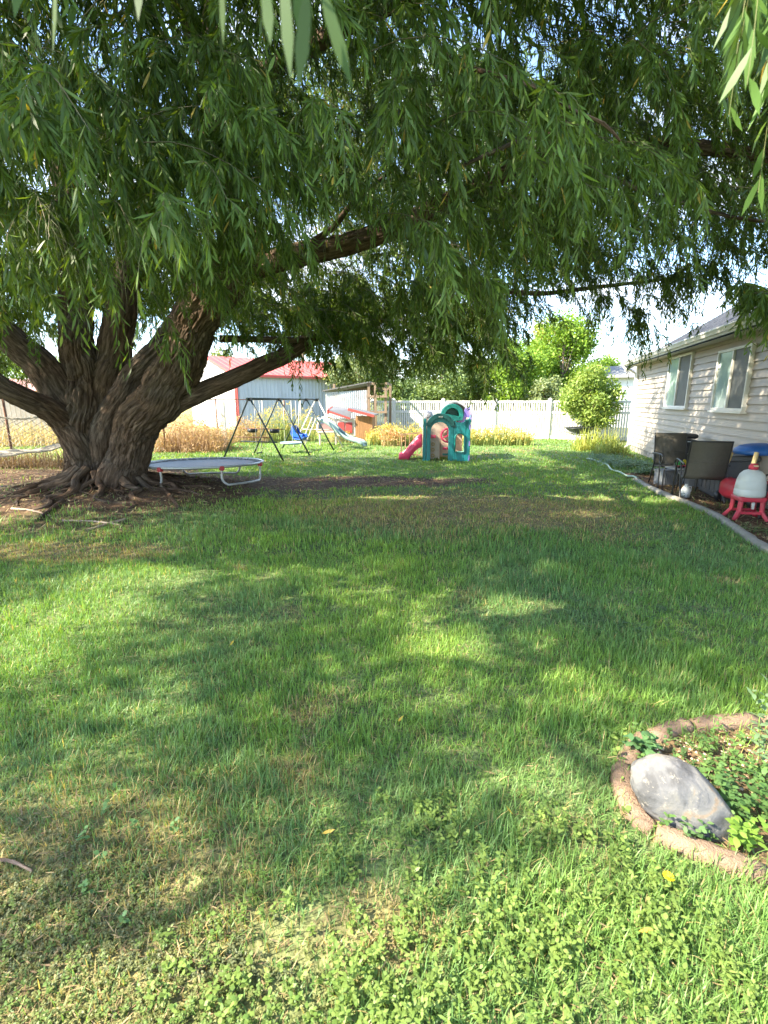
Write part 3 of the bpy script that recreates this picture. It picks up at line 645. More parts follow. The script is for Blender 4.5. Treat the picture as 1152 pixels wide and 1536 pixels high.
# lapped siding courses, visible wall and far gable wall
while z < EH-0.02:
    z1 = min(z+lap, EH)
    m.add([(0, -0.034, z+.005), (HL, -0.034, z+.005), (HL, -0.004, z1), (0, -0.004, z1), (HL, 0.02, z+.012), (0, 0.02, z+.012)], [(0, 1, 2, 3), (0, 5, 4, 1)])
    z = z1; i += 1
m.box((HL/2, 0.09, (EH+0.1)/2+0.05), (HL-0.02, 0.16, EH-0.1)); m.box((0.08, DEP/2, EH/2+0.08), (0.15, DEP-0.1, EH-0.16))
m.box((HL-0.08, DEP/2, EH/2+0.08), (0.15, DEP-0.1, EH-0.16)); m.prism([(0.02, 0, EH), (0.02, DEP, EH), (0.02, DEP/2, EH+DEP/2*0.60)], (0.12, 0, 0))
m.prism([(HL-0.15, 0, EH), (HL-0.15, DEP, EH), (HL-0.15, DEP/2, EH+DEP/2*0.60)], (0.12, 0, 0))
wall = m.build("siding_wall", M_siding, house)

m = MB(); m.box((HL/2, 0.06, 0.06), (HL+0.02, 0.14, 0.24)); m.build("foundation", M_conc, house)
m = MB(); m.box((-0.02, -0.03, EH/2+0.08), (0.11, 0.10, EH-0.2)); m.build("corner_trim", M_trim, house)
m = MB(); PT = 0.60; OV = 0.42
def rz_(y): return EH + 0.02 + (y)*PT
courses = 36; y0 = -OV; y1 = DEP/2
for sgn in (0, 1):
    for k in range(courses):
        a = y0+(y1-y0)*k/courses; b_ = y0+(y1-y0)*(k+1)/courses+0.02; za = rz_(a)+0.045; zb = rz_(b_)+0.030
        A = [(-0.35, a, za), (HL+0.3, a, za), (HL+0.3, b_, zb), (-0.35, b_, zb)]; low = [(HL+0.3, a, za-0.018), (-0.35, a, za-0.018)]
        if sgn: A = [(x, DEP-y, z) for x, y, z in A]; low = [(x, DEP-y, z) for x, y, z in low]
        m.add(A+low, [(0, 1, 2, 3), (0, 5, 4, 1)])
rf = m.build("shingle_roof", M_shingle, house)
m = MB(); m.prism([(-0.33, -OV+0.02, rz_(-OV)-0.10), (-0.33, -OV+0.02, rz_(-OV)), (-0.33, DEP/2, rz_(DEP/2)), (-0.33, DEP+OV-0.02, rz_(-OV)), (-0.33, DEP+OV-0.02, rz_(-OV)-0.1), (-0.33, DEP/2, rz_(DEP/2)-0.14)], (0.03, 0, 0)); m.build("rake_board", M_trim, house)
m = MB(); m.box((HL/2, -OV/2+0.01, EH-0.15), (HL+0.55, OV-0.03, 0.02)); m.box((HL/2, -0.012, EH-0.135), (HL, 0.03, 0.05)); m.build("soffit", mat("soffit_tan", (0.50, 0.46, 0.41), 0.6, 0.06, 3), house)
m = MB(); m.box((HL/2, -OV, EH-0.085), (HL+0.6, 0.025, 0.17)); m.build("fascia", M_trim, house)
m = MB(); pr = [(-OV-0.014, EH-0.13), (-OV-0.075, EH-0.13), (-OV-0.095, EH-0.09), (-OV-0.12, EH-0.06), (-OV-0.12, EH-0.035), (-OV-0.112, EH-0.035), (-OV-0.085, EH-0.1), (-OV-0.02, EH-0.12)]
m.prism([(-0.3, y, z) for y, z in pr], (HL+0.6, 0, 0)); m.build("gutter", M_white, house)
m = MB(); m.tube([(-0.12, -OV-0.07, EH-0.13), (-0.12, -OV-0.05, EH-0.2), (-0.1, -0.12, EH-0.38), (-0.1, -0.08, EH-0.45), (-0.1, -0.08, 0.15), (-0.1, -0.2, 0.07)], 0.034, 8); m.build("downspout", M_trim, house)
def window(pxa, pxb, pya, pyb, pyc, lab):
    s0, z1 = on_wall(pxa, pya); s1, _ = on_wall(pxb, pya); _, z0 = on_wall((pxa+pxb)/2, pyb); z1 = on_wall((pxa+pxb)/2, pyc)[1]
    w = s1-s0; h = z1-z0; f = MB(); t = 0.05
    for (c, d_) in [(((s0+s1)/2, -0.050, z0+t/2), (w, 0.07, t)), (((s0+s1)/2, -0.050, z1-t/2), (w, 0.07, t)), ((s0+t/2, -0.050, (z0+z1)/2), (t, 0.07, h-2*t)), ((s1-t/2, -0.050, (z0+z1)/2), (t, 0.07, h-2*t)), (((s0+s1)/2, -0.052, (z0+z1)/2), (0.055, 0.07, h-2*t))]: f.box(c, d_)
    fr = f.build("window", M_trim, house, bevel=0.004); props(fr, lab)
    mid = (s0+s1)/2
    MB().box(((s0+t+mid-0.03)/2, -0.044, (z0+z1)/2), (mid-0.03-s0-t, 0.012, h-2*t)).build("glass_pane", M_glass, fr)
    MB().box(((s1-t+mid+0.03)/2, -0.048, (z0+z1)/2), (s1-t-mid-0.03, 0.012, h-2*t)).build("screen_pane", M_screen, fr)
    f = MB(); f.box((mid, -0.062, z0-0.02), (w+0.06, 0.10, 0.035)); f.build("sill", M_trim, fr)
window(1010, 1044, 533, 612, 532, "narrow sliding window nearer the far corner"); window(1087, 1138, 512, 617, 520, "wider sliding window above the patio chairs")

# neighbouring white building behind the corner
nbh = empty("neighbour_house", (16.6, 31, 0), R(-14), "white house partly seen past the far corner of the siding wall", "house")
MB().box((0, 3, 1.6), (5.0, 6, 3.2)).build("wall", mat("white_stucco", (0.72, 0.72, 0.70), 0.8, 0.06, 3), nbh)
MB().prism([(-2.9, -0.4, 3.1), (-2.9, 6.4, 3.1), (-2.9, 3, 4.0)], (5.8, 0, 0)).build("roof", mat("grey_roof", (0.2, 0.2, 0.2), 0.9), nbh)
wf = MB().box((-1.0, -0.02, 1.9), (1.2, 0.08, 1.2)).build("window", M_trim, nbh); MB().box((-1.0, -0.07, 1.9), (1.0, 0.03, 1.0)).build("glass_pane", M_glass, wf)

# ------------------------------------------------------------------ white vinyl fence along the back
fa = G(555, 655)[:2]; fb = G(960, 662)[:2]; fd = (fb-fa)/np.linalg.norm(fb-fa); fang = math.atan2(fd[1], fd[0]); FH = 1.68
fence = empty("vinyl_fence", (fa[0], fa[1], 0), fang, "long white picket-style vinyl fence closing the back of the yard", "fence")
g1 = (G(740, 658)[:2]-fa)@fd; g2 = (G(821, 660)[:2]-fa)@fd; sp = g2-g1; p0 = g1-math.floor(g1/sp+1.4)*sp; ps = [p0+sp*k for k in range(0, 9)]
for k, s_ in enumerate(ps):
    p = MB(); p.box((s_, 0, (FH+0.04)/2), (0.13, 0.13, FH+0.04)); o = p.build("post", M_white, fence, bevel=0.006)
    c = MB(); c.box((s_, 0, FH+0.05), (0.16, 0.16, 0.025)); c.add([(s_-.075, -.075, FH+.06), (s_+.075, -.075, FH+.06), (s_+.075, .075, FH+.06), (s_-.075, .075, FH+.06), (s_, 0, FH+.12)], [(0,1,4), (1,2,4), (2,3,4), (3,0,4)]); c.build("post_cap", M_white, o)
    if k < len(ps)-1:
        q = MB(); a = s_+0.065; b_ = s_+sp-0.065; mid = (a+b_)/2; w = b_-a
        for zz, hh in ((0.10, 0.14), (FH-0.50, 0.10), (FH-0.05, 0.10)): q.box((mid, 0, zz), (w, 0.05, hh))
        n_ = 21
        for j in range(n_): x = a+(j+0.5)*w/n_; q.box((x, 0, (0.16+FH-0.55)/2), (0.074, 0.022, FH-0.55-0.16)); q.box((x, 0, FH-0.275), (0.052, 0.02, 0.36))
        q.build("picket_panel", M_white, fence)

# ------------------------------------------------------------------ barn with red roof, sheds
def corr_mat(name, c, dirt): return mat(name, c, 0.45, 0.08, 2, metal=0.0, dirt=(dirt, 1.5), stretch=(1, 1, 0.2))
def corr_wall(mb, p, q, z0, z1a, z1b, pitch=0.23, amp=0.03, thick=0):
    p = np.array(p); q = np.array(q); L_n = np.linalg.norm(q-p); d_ = (q-p)/L_n; n_ = np.array([d_[1], -d_[0]]); k = int(L_n/pitch); pts = []
    for i in range(k+1):
        s0 = i*pitch
        for o, a in ((0, 0), (pitch*0.62, 0), (pitch*0.72, amp), (pitch*0.9, amp)):
            s = min(s0+o, L_n); pts.append((s, a))
    V = []; Fc = []
    for s, a in pts:
        P = p+d_*s+n_*a; zt = z1a+(z1b-z1a)*s/L_n; V += [(P[0], P[1], z0), (P[0], P[1], zt)]
    for i in range(len(pts)-1): Fc.append((2*i, 2*i+2, 2*i+3, 2*i+1))
    mb.add(V, Fc)
bc = W(358, 640, 28.0); barn = empty("barn", (bc[0], bc[1], 0), 0, "long pale metal barn with a red roof behind the chain link fence", "barn")
u = np.array([0.80, 0.60]); v = np.array([-0.60, 0.80]); BH = 3.15; BL = 9.0; BW = 9.0; RH = 1.2
a = (0, 0); 
m = MB(); corr_wall(m, (0, 0), u*BL, 0, BH, BH); m.build("side_wall", corr_mat("shaded_sheet", (0.42, 0.47, 0.53), (0.36, 0.40, 0.45)), barn)  # wall away from the sun: its bluish shade is painted into the sheet colour
m = MB(); corr_wall(m, v*BW/2, (0, 0), 0, BH+RH, BH); corr_wall(m, v*BW, v*BW/2, 0, BH, BH+RH); m.build("gable_wall", corr_mat("white_sheet", (0.74, 0.74, 0.74), (0.62, 0.62, 0.6)), barn)
m = MB(); ov = 0.25
def q3(su, sv, z): P = u*su+v*sv; return (P[0], P[1], z)
for (va, vb, za, zb) in ((-ov, BW/2, BH-0.06, BH+RH+0.04), (BW/2, BW+ov, BH+RH+0.04, BH-0.06)):
    for k in range(24):
        s0 = -ov+(BL+2*ov)*k/24; s1 = -ov+(BL+2*ov)*(k+1)/24
        m.add([q3(s0, va, za+.05), q3(s1-0.04, va, za+.05), q3(s1-0.04, vb, zb+.05), q3(s0, vb, zb+.05), q3(s1-0.02, va, za+.085), q3(s1-0.02, vb, zb+.085), q3(s1, va, za+.05), q3(s1, vb, zb+.05)], [(0,1,2,3), (1,4,5,2), (4,6,7,5)])
M_red = mat("red_roof_sheet", (0.50, 0.075, 0.06), 0.5, 0.12, 2, dirt=((0.42, 0.10, 0.08), 1.0))
m.build("roof", M_red, barn)
m = MB(); m.bar(q3(0, -0.03, 0.1), q3(0, -0.03, BH), 0.14, 0.14); m.bar(q3(-.1, -ov-.02, BH-.08), q3(BL+.1, -ov-.02, BH-.08), 0.05, 0.14); m.bar(q3(-ov-.02, -ov, BH-.04), q3(-ov-.02, BW/2, BH+RH+.06), 0.06, 0.16); m.build("trim", M_red, barn)
# red roofed shed far left
ls = empty("red_roofed_shed", tuple(W(-60, 640, 26)[:2])+(0,), R(12), "small shed with a faded red roof seen between the left limbs of the willow", "shed")
m = MB(); corr_wall(m, (0, 0), (7, 0), 0, 2.3, 2.3); corr_wall(m, (7, 0), (7, 4), 0, 2.3, 2.3); corr_wall(m, (0, 4), (0, 0), 0, 2.3, 2.3); m.build("wall", corr_mat("tan_sheet", (0.6, 0.5, 0.4), (0.5, 0.42, 0.35)), ls)
m = MB(); m.prism([(-.3, -.3, 2.2), (-.3, 2, 2.9), (-.3, 4.3, 2.2), (-.3, 2, 2.78)], (7.6, 0, 0)); m.build("roof", mat("faded_red_sheet", (0.42, 0.20, 0.17), 0.6), ls)

# lean-to of corrugated sheet with timber frame
M_wood = mat("weathered_timber", (0.23, 0.165, 0.11), 0.9, 0.3, 8, bump=0.5, stretch=(6, 6, 0.5)); M_wood2 = mat("orange_brown_boards", (0.33, 0.175, 0.075), 0.85, 0.3, 6, bump=0.5, stretch=(8, 8, 0.5))
lt = W(490, 655, 21.3); lean = empty("corrugated_lean_to", (lt[0], lt[1], 0), R(-8), "tall lean-to of weathered corrugated sheets with an open timber frame at its right", "lean-to")
wL = 62/F_PX*21.6; m = MB(); corr_wall(m, (0, 0), (wL, 0), 0.3, 2.02, 2.12, pitch=0.09, amp=0.02)
m.build("corrugated_wall", mat("weathered_zinc", (0.52, 0.56, 0.58), 0.5, 0.15, 4, metal=0.15, stretch=(6, 6, 0.4), dirt=((0.42, 0.36, 0.32), 3.0)), lean)
m = MB(); m.prism([(-.1, -.12, 2.06), (wL+.1, -.12, 2.42), (wL+.1, 1.8, 2.42), (-.1, 1.8, 2.06)], (0, 0, 0.05)); m.build("roof_sheet", mat("dark_roof_sheet", (0.12, 0.12, 0.12), 0.7), lean)
for (x, y) in ((wL+.03, 0), (wL+.75, 0.05), (wL+.32, -.02), (wL+.75, 1.6), (0, 1.6), (wL+.03, 1.6)):
    MB().box((x, y, 1.2), (0.1, 0.1, 2.46)).build("timber_post", M_wood, lean)
for zz in (2.38, 1.85, 1.2, 0.6): MB().box((wL+.4, -0.06, zz), (0.85, 0.035, 0.09)).build("cross_rail", M_wood, lean)
MB().box((wL/2+.35, 1.66, 2.2), (wL+.9, 0.04, 0.12)).build("cross_rail", M_wood, lean); MB().box((wL+.8, .8, 2.38), (0.04, 1.6, .1)).build("cross_rail", M_wood, lean)
# small coop
ct = W(490, 662, 19.6); coop = empty("chicken_coop", (ct[0], ct[1], 0), R(-6), "little wooden coop with red trim and grey sloping roof beside the play slide", "coop")
k_ = 19.6/F_PX; m = MB(); m.box((0.75, .5, 0.62), (0.85, 0.9, 0.68)); m.build("body", mat("cream_paint", (0.62, 0.58, 0.52), 0.7), coop)
m = MB(); m.box((0.60, 0.03, 0.62), (0.26, 0.03, 0.42)); m.box((0.92, 0.03, 0.62), (0.26, 0.03, 0.42)); m.build("red_door", mat("red_paint", (0.38, 0.05, 0.05), 0.6, 0.2), coop)
m = MB(); 
for j in range(9): m.box((1.24+j*0.075, 0.0, 0.56), (0.068, 0.03, 1.08-0.02*(j % 3)))
m.box((1.55, .5, 0.55), (0.64, 0.9, 1.0)); m.build("board_wall", M_wood2, coop)
m = MB(); m.prism([(0.95, -.18, 1.36), (1.98, -.22, 1.10), (1.98, 1.15, 1.10), (0.95, 1.15, 1.36)], (0, 0, 0.04)); m.prism([(0.15, -.1, 1.28), (1.0, -.1, 1.0), (1.0, .5, 1.3), (0.15, .9, 1.42)], (0, 0, 0.035)); m.build("roof", mat("grey_felt", (0.13, 0.135, 0.15), 0.85, 0.15, 8), coop)
m = MB(); m.bar((0.93, -.2, 1.34), (1.97, -.235, 1.085), 0.03, 0.09); m.bar((0.1, -.12, 1.24), (0.1, .8, 1.38), 0.05, 0.16); m.bar((0.15, -.13, 1.25), (1.0, -.13, .98), 0.03, 0.07); m.build("red_trim", mat("red_trim_paint", (0.45, 0.06, 0.05), 0.6), coop)
for x, y in ((0.36, .08), (1.14, .08), (0.36, .92), (1.14, .92)): MB().box((x, y, 0.14), (0.06, 0.06, 0.3)).build("leg", M_wood, coop)

# ------------------------------------------------------------------ chain link fence on the left
cf = [np.array([W(px_, 690, yy)[0], yy]) for px_, yy in ((-260, 9.6), (20, 12.4), (150, 14.0), (250, 15.9), (330, 19.2), (430, 22.5))]
cl = empty("chain_link_fence", (cf[0][0], cf[0][1], 0), 0, "rusty chain link fence running behind the willow and the swings", "fence")
o0 = cf[0]; CH = 1.72
for p in cf: MB().tube([(p[0]-o0[0], p[1]-o0[1], 0), (p[0]-o0[0], p[1]-o0[1], CH+.03)], 0.03, 8).build("post", M_rust, cl)
m = MB()
for a, b_ in zip(cf[:-1], cf[1:]): m.tube([(*(a-o0), CH), (*(b_-o0), CH)], 0.021, 6)
m.build("top_rail", M_rust, cl)
lines = []
for a, b_ in zip(cf[:-1], cf[1:]):
    a = a-o0; b_ = b_-o0; Ln = np.linalg.norm(b_-a); n_ = int(Ln/0.12)
    for sgn in (1, -1):
        for i in range(-14, n_+14):
            s0 = i*0.12; s1 = s0+sgn*(CH-.05); z0, z1 = 0.05, CH; t0, t1 = 0.0, 1.0
            for lo in (0, Ln):
                pass
            ss0, ss1 = np.clip([s0, s1], 0, Ln)
            if abs(ss1-ss0) < 0.05: continue
            f0 = (ss0-s0)/(s1-s0); f1 = (ss1-s0)/(s1-s0); zz0 = z0+(z1-z0)*f0; zz1 = z0+(z1-z0)*f1
            P = a+(b_-a)*ss0/Ln; Q = a+(b_-a)*ss1/Ln; lines.append([[*P, zz0], [*Q, zz1]])
V, F = wires(np.array(lines), np.full(len(lines), 0.0022)); np_obj("wire_mesh", V, F, M_galv, cl)
wp = G(338, 668); MB().box((0, 0, .82), (0.16, 0.12, 1.64)).build("wooden_post", mat("bleached_post", (0.55, 0.52, 0.46), 0.85, 0.15, 10), None, bevel=0.01, label="pale bleached timber post in the dry brush by the chain link fence", cat="post").location = tuple(wp)
rp_ = G(357, 650); MB().tube([(0, 0, 0), (0, 0, 2.2)], 0.05, 8).build("red_pole", mat("red_pole_paint", (0.35, 0.07, 0.05), 0.7), None, label="thin red steel pole standing near the corner of the barn", cat="pole").location = tuple(rp_)
up = W(458, 640, 46); pole = empty("utility_pole", (up[0], up[1], 0), 0, "tall brown utility pole rising behind the barn roof", "utility pole")
MB().tube([(0, 0, 0), (0, 0, 9)], [0.19, 0.13], 10).build("pole", M_wood, pole); MB().box((0, 0, 8.4), (2.4, .12, .12)).build("crossarm", M_wood, pole)

# ------------------------------------------------------------------ swing set
f1 = G(422, 694); f1b = G(340, 687); f4 = G(512, 673)
ax = np.array([1.30, 4.15]); ax /= np.linalg.norm(ax); pr_ = np.array([-ax[1], ax[0]]); c1 = (f1[:2]+f1b[:2])/2
pr_ = (f1b[:2]-f1[:2])/np.linalg.norm(f1b[:2]-f1[:2]); HW = np.linalg.norm(f1b[:2]-f1[:2])/2
ax = np.array([0.33, 0.944])
sw = empty("swing_set", (c1[0], c1[1], 0), math.atan2(ax[1], ax[0]), "metal swing set with dark A-frame legs, hanging seats and a pale wavy slide", "swing set")
TOPH = 1.72; HWs = HW*0.93
M_green = mat("dark_green_paint", (0.018, 0.035, 0.032), 0.45, 0.2); M_pale = mat("pale_enamel", (0.62, 0.60, 0.55), 0.5, 0.1)
for i, (s_, mt) in enumerate([(0.0, M_green), (1.55, M_green), (3.3, M_green), (4.1, M_pale)]):
    for sg in (-1, 1):
        MB().tube([(s_, 0.03*sg, TOPH), (s_, HWs*sg, 0)], 0.026, 8).build("leg", mt, sw)
    if i in (0, 3): MB().tube([(s_, -HWs*0.62, TOPH*0.38), (s_, HWs*0.62, TOPH*0.38)], 0.014, 6).build("brace", M_pale if i else M_rust, sw)
MB().tube([(-.12, 0, TOPH), (4.2, 0, TOPH)], 0.03, 8).build("top_bar", M_green, sw)
for s_ in (0, 1.55, 3.3, 4.1): MB().box((s_, 0, TOPH-.02), (0.09, 0.14, 0.1)).build("joint_bracket", M_dark, sw)
# glider, swing seats, saucer, bucket
def hang(s_, half, zt, nm="hanger", yy=0.0):
    for sg in (-1, 1): MB().tube([(s_+sg*half, yy*0.3, TOPH), (s_+sg*half, yy, zt)], 0.008, 5).build(nm, M_pale, sw)
hang(0.35, 0.13, 0.18); MB().tube([(0.35, -0.62, 0.50), (0.35, 0.62, 0.50)], 0.02, 6).build("glider_bar", M_green, sw); MB().tube([(0.22, 0, .18), (0.48, 0, .18)], 0.02, 6).build("foot_bar", M_dark, sw)
for yy in (-0.42, 0.42): MB().lathe([(0.02, 0), (0.13, 0.01), (0.15, 0.05), (0.14, 0.12), (0.02, 0.10)], (0.62, yy*0.9, 0.74), 16).build("glider_seat", M_dark, sw)
MB().tube([(0.62, -.7, .86), (0.62, .7, .86)], 0.014, 6).build("glider_rail", M_rust, sw); hang(0.62, 0.02, .8)
hang(2.05, .24, .34); MB().lathe([(0.01, 0), (0.22, 0.01), (0.36, 0.05), (0.37, 0.08), (0.34, 0.075), (0.02, 0.03)], (2.05, -.1, 0.28), 24).build("saucer_seat", mat("pale_blue_plastic", (0.28, 0.42, 0.54), 0.45), sw)
hang(2.75, .16, .62)
m = MB(); pr2 = [(-.02, .40, .42), (-.02, .42, .62)]
m.band([(0, .16, .86), (0, .20, .60), (0, .10, .44), (0, -.12, .42), (0, -.24, .50)], [(0, .19, .86), (0, .24, .58), (0, .12, .40), (0, -.13, .38), (0, -.27, .49)], (.34, 0, 0)); m.prism([(0, .16, .84), (0, .2, .5), (0, -.2, .44), (0, -.22, .58), (0, .02, .6)], (.025, 0, 0)); m.prism([(.315, .16, .84), (.315, .2, .5), (.315, -.2, .44), (.315, -.22, .58), (.315, .02, .6)], (.025, 0, 0))
o = m.build("bucket_seat", mat("blue_plastic", (0.015, 0.10, 0.45), 0.35), sw, bevel=0.01); o.location = (2.58, 0, 0)
MB().box((3.0, 0, .36), (.14, .55, .03)).build("plank_seat", M_dark, sw); hang(3.0, .02, .38, yy=.22)
# slide going right from the far end
m = MB(); pts = []
for j in range(15):
    t = j/14; y = -0.18-1.75*t; z = 1.02*(1-t)+0.12*t+0.07*math.sin(t*2*PI*1.25)*(1 if t < .95 else .4); pts.append((y, z))
A = [(3.72, y, z) for y, z in pts]; B = [(4.08, y, z) for y, z in pts]
m.band(A, B, (0, 0, -.02), True)
for x in (3.70, 4.08): m.band([(x, y, z+.09) for y, z in pts], [(x, y, z-.03) for y, z in pts], (.025, 0, 0), True)
m.build("slide", mat("pale_green_plastic", (0.25, 0.36, 0.35), 0.4, 0.1), sw)
m = MB()
for j in range(4): m.tube([(3.75, 0.05+.12*j, .9-.22*j), (4.05, 0.05+.12*j, .9-.22*j)], .014, 6)
m.tube([(3.74, 0, 1.1), (3.74, .55, 0)], .018, 6); m.tube([(4.06, 0, 1.1), (4.06, .55, 0)], .018, 6); m.build("ladder", M_pale, sw)
# beige garden play pieces behind it
pt = G(492, 668); bt = empty("play_table", (pt[0], pt[1], 0), R(10), "beige plastic play table with an arch standing behind the swing set", "play table")
M_beige = mat("beige_plastic", (0.58, 0.50, 0.42), 0.5, 0.08)
MB().box((0, 0, .5), (0.75, .45, .06)).build("table_top", M_beige, bt, bevel=.015)
for x in (-.3, .3):
    for y in (-.17, .17): MB().box((x, y, .24), (.06, .06, .47)).build("leg", M_beige, bt, bevel=.01)
MB().tube([(-.38, .1, .5)]+[(-.38*math.cos(a), .1, .62+.46*math.sin(a)) for a in np.linspace(0, PI, 12)]+[(.38, .1, .5)], .04, 8).build("arch", M_beige, bt)
MB().box((0, .1, .68), (.5, .04, .3)).build("back_panel", mat("dull_pink_plastic", (0.48, 0.3, 0.28), 0.5), bt, bevel=.02)

# ------------------------------------------------------------------ trampoline
tc_ = (G(352, 729)+G(310, 704))/2
tc_ = W(306, 712, 9.05); tr = empty("trampoline", (tc_[0], tc_[1], float(ground_z(tc_[0], tc_[1]))), R(8), "low round trampoline with silver legs and red joints beside the willow trunk", "trampoline")
tr.rotation_euler.x = R(-2.2); tr.location.z -= .02
TR = 1.10; TH = 0.34
ring = [(TR*math.cos(a), TR*math.sin(a), TH) for a in np.linspace(0, 2*PI, 48, endpoint=False)]
MB().tube(ring, .022, 8, closed=True).build("rim", mat("rim_steel", (0.50, 0.50, 0.48), 0.4, 0.1, metal=.6), tr)
V = []; m = MB(); n_ = 64
for (ra, za) in ((0, -.035), (.3, -.034), (.6, -.028), (.9, -.008), (.95, 0)):
    for j in range(n_): V.append((ra*math.cos(2*PI*j/n_), ra*math.sin(2*PI*j/n_), TH+za))
m.add(V, [(i*n_+j, i*n_+(j+1) % n_, (i+1)*n_+(j+1) % n_, (i+1)*n_+j) for i in range(4) for j in range(n_)], True)
m.build("jumping_mat", mat("woven_mat", (0.035, 0.045, 0.045), 0.5, 0.1, 60, bump=.2, bscale=300, spec=.7), tr)
m = MB()
for j in range(60):
    a = 2*PI*j/60; m.tube([(.95*math.cos(a), .95*math.sin(a), TH), (1.12*math.cos(a), 1.12*math.sin(a), TH)], .009, 5)
m.build("spring", M_galv, tr)
m = MB()
for j in range(30):
    a0 = 2*PI*(j+.12)/30; a1 = 2*PI*(j+.88)/30; m.add([(.93*math.cos(a0), .93*math.sin(a0), TH+.006), (.93*math.cos(a1), .93*math.sin(a1), TH+.006), (.99*math.cos(a1), .99*math.sin(a1), TH+.008), (.99*math.cos(a0), .99*math.sin(a0), TH+.008)], [(0, 1, 2, 3)])
m.build("mat_hem", mat("green_hem", (0.02, 0.05, 0.04), 0.6), tr)
for j in range(3):
    a0 = R(-58+120*j); a1 = R(-58+120*j+62)
    if j == 0: a0, a1 = R(-62), R(-12)
    p = [(TR*math.cos(a0), TR*math.sin(a0), TH), (TR*math.cos(a0)*.99, TR*math.sin(a0)*.99, .12), (TR*math.cos(a0+.08), TR*math.sin(a0+.08), .03)]
    for t in np.linspace(.15, .85, 6): a = a0+(a1-a0)*t; p.append((TR*math.cos(a), TR*math.sin(a), .024))
    p += [(TR*math.cos(a1-.08), TR*math.sin(a1-.08), .03), (TR*math.cos(a1)*.99, TR*math.sin(a1)*.99, .12), (TR*math.cos(a1), TR*math.sin(a1), TH)]
    o = MB().tube(catmull(p, 5), .021, 8).build("leg", mat("leg_steel", (0.50, 0.49, 0.47), 0.4, .15, 12, metal=.5, dirt=((.28, .2, .15), 10.)) if j == 0 else bpy.data.materials["leg_steel"], tr)
    for a in (a0, a1):
        MB().box((TR*math.cos(a), TR*math.sin(a), TH-.025), (.075, .075, .075), a).build("red_joint", mat("red_plastic_joint", (0.45, 0.03, 0.04), 0.4) if "red_plastic_joint" not in bpy.data.materials else bpy.data.materials["red_plastic_joint"], tr, bevel=.015)

# ------------------------------------------------------------------ playhouse
pb = G(634, 692); ph = empty("playhouse", (pb[0], pb[1], 0), R(-3), "teal and beige plastic climbing playhouse with a pink slide and arched doorway", "playhouse")
M_teal = mat("teal_plastic", (0.010, 0.20, 0.225), 0.38, 0.08); M_teal2 = mat("green_teal_plastic", (0.012, 0.20, 0.18), 0.38, 0.08); M_tan = mat("tan_plastic", (0.60, 0.47, 0.38), 0.5, 0.06)
M_pink = mat("pink_red_plastic", (0.78, 0.07, 0.17), 0.32, 0.06); M_lil = mat("lilac_plastic", (0.28, 0.22, 0.60), 0.4, 0.08); M_gp = mat("grey_lilac_plastic", (0.46, 0.45, 0.50), 0.45, 0.06)
def arc(cx, cz, r, a0, a1, n, y=0): return [(cx+r*math.cos(R(a0+(a1-a0)*i/(n-1))), y, cz+r*math.sin(R(a0+(a1-a0)*i/(n-1)))) for i in range(n)]
m = MB(); inn = [(.21, 0, 0), (.21, 0, .5)]+arc(.46, .84, .25, 180, 0, 13)+[(.71, 0, .5), (.71, 0, 0)]; out = [(.10, 0, 0), (.10, 0, .5)]+arc(.475, .94, .375, 180, 0, 13)+[(.85, 0, .5), (.85, 0, 0)]
m.band(inn, out, (0, .14, 0)); m.box((.045, .08, .59), (.09, .12, 1.18)); m.build("door_panel", M_teal, ph, bevel=.012)
m = MB(); m.band(arc(.475, .93, .27, 172, 8, 17, -.03), arc(.475, .93, .40, 172, 8, 17, -.03), (0, .22, 0)); m.build("door_hood", mat("hood_green_plastic", (0.01, 0.10, 0.10), .4), ph, bevel=.012)
m = MB(); m.box((0, 0, 0), (.11, .012, .045)); o = m.build("badge", mat("badge_white", (.6, .62, .6), .5), ph, bevel=.01); o.location = (.475, -.037, 1.235)
m = MB(); wi = arc(1.02, .66, .13, 180, 0, 9); wo = [(.855, 0, 1.16), (.90, 0, 1.11), (.95, 0, 1.08), (1.0, 0, 1.07), (1.05, 0, 1.07), (1.10, 0, 1.08), (1.16, 0, 1.11), (1.24, 0, 1.18), (1.31, 0, 1.28)]
m.band([(.89, 0, .66)]+wi[1:-1]+[(1.15, 0, .66)], wo, (0, .12, 0)); m.box((.872, .06, .48), (.036, .12, .96)); m.box((1.23, .06, .58), (.16, .12, 1.16)); m.box((1.02, .06, .14), (.26, .12, .28))
m.build("window_panel", M_teal, ph, bevel=.01)
m = MB(); m.tube([(.89, -.01, .27)]+[(x, -.01, z) for x, _, z in wi]+[(1.15, -.01, .27), (.89, -.01, .27)], .022, 6); m.build("window_trim", M_teal2, ph)
m = MB(); m.box((.55, 1.05, .72), (.06, .05, 1.2)); m.box((.62, 1.05, .62), (1.16, .05, 1.24)); m.box((1.27, .58, .6), (.05, .92, 1.2)); m.box((.035, .6, .45), (.05, .9, .9)); m.build("inner_wall", M_tan, ph, bevel=.01)
m = MB(); m.prism(arc(.46, .84, .24, 0, 180, 12, .50)+[(.22, .50, 0), (.5, .50, 0), (.5, .50, .6)], (0, .05, 0)); m.build("climbing_wall", M_tan, ph)
m = MB()
for z in (.44, .28, .11): m.lathe([(.03, 0), (.05, .008), (.062, .0)], (0, 0, 0), 10)
M_och = mat("ochre_plastic", (.45, .3, .10), .5)
for z in (.44, .28, .11): MB().tube([(.30+.045*math.cos(a), .48, z+.04*math.sin(a)) for a in np.linspace(0, 2*PI, 12, endpoint=False)], .014, 6, closed=True).build("foothold", M_och, ph)
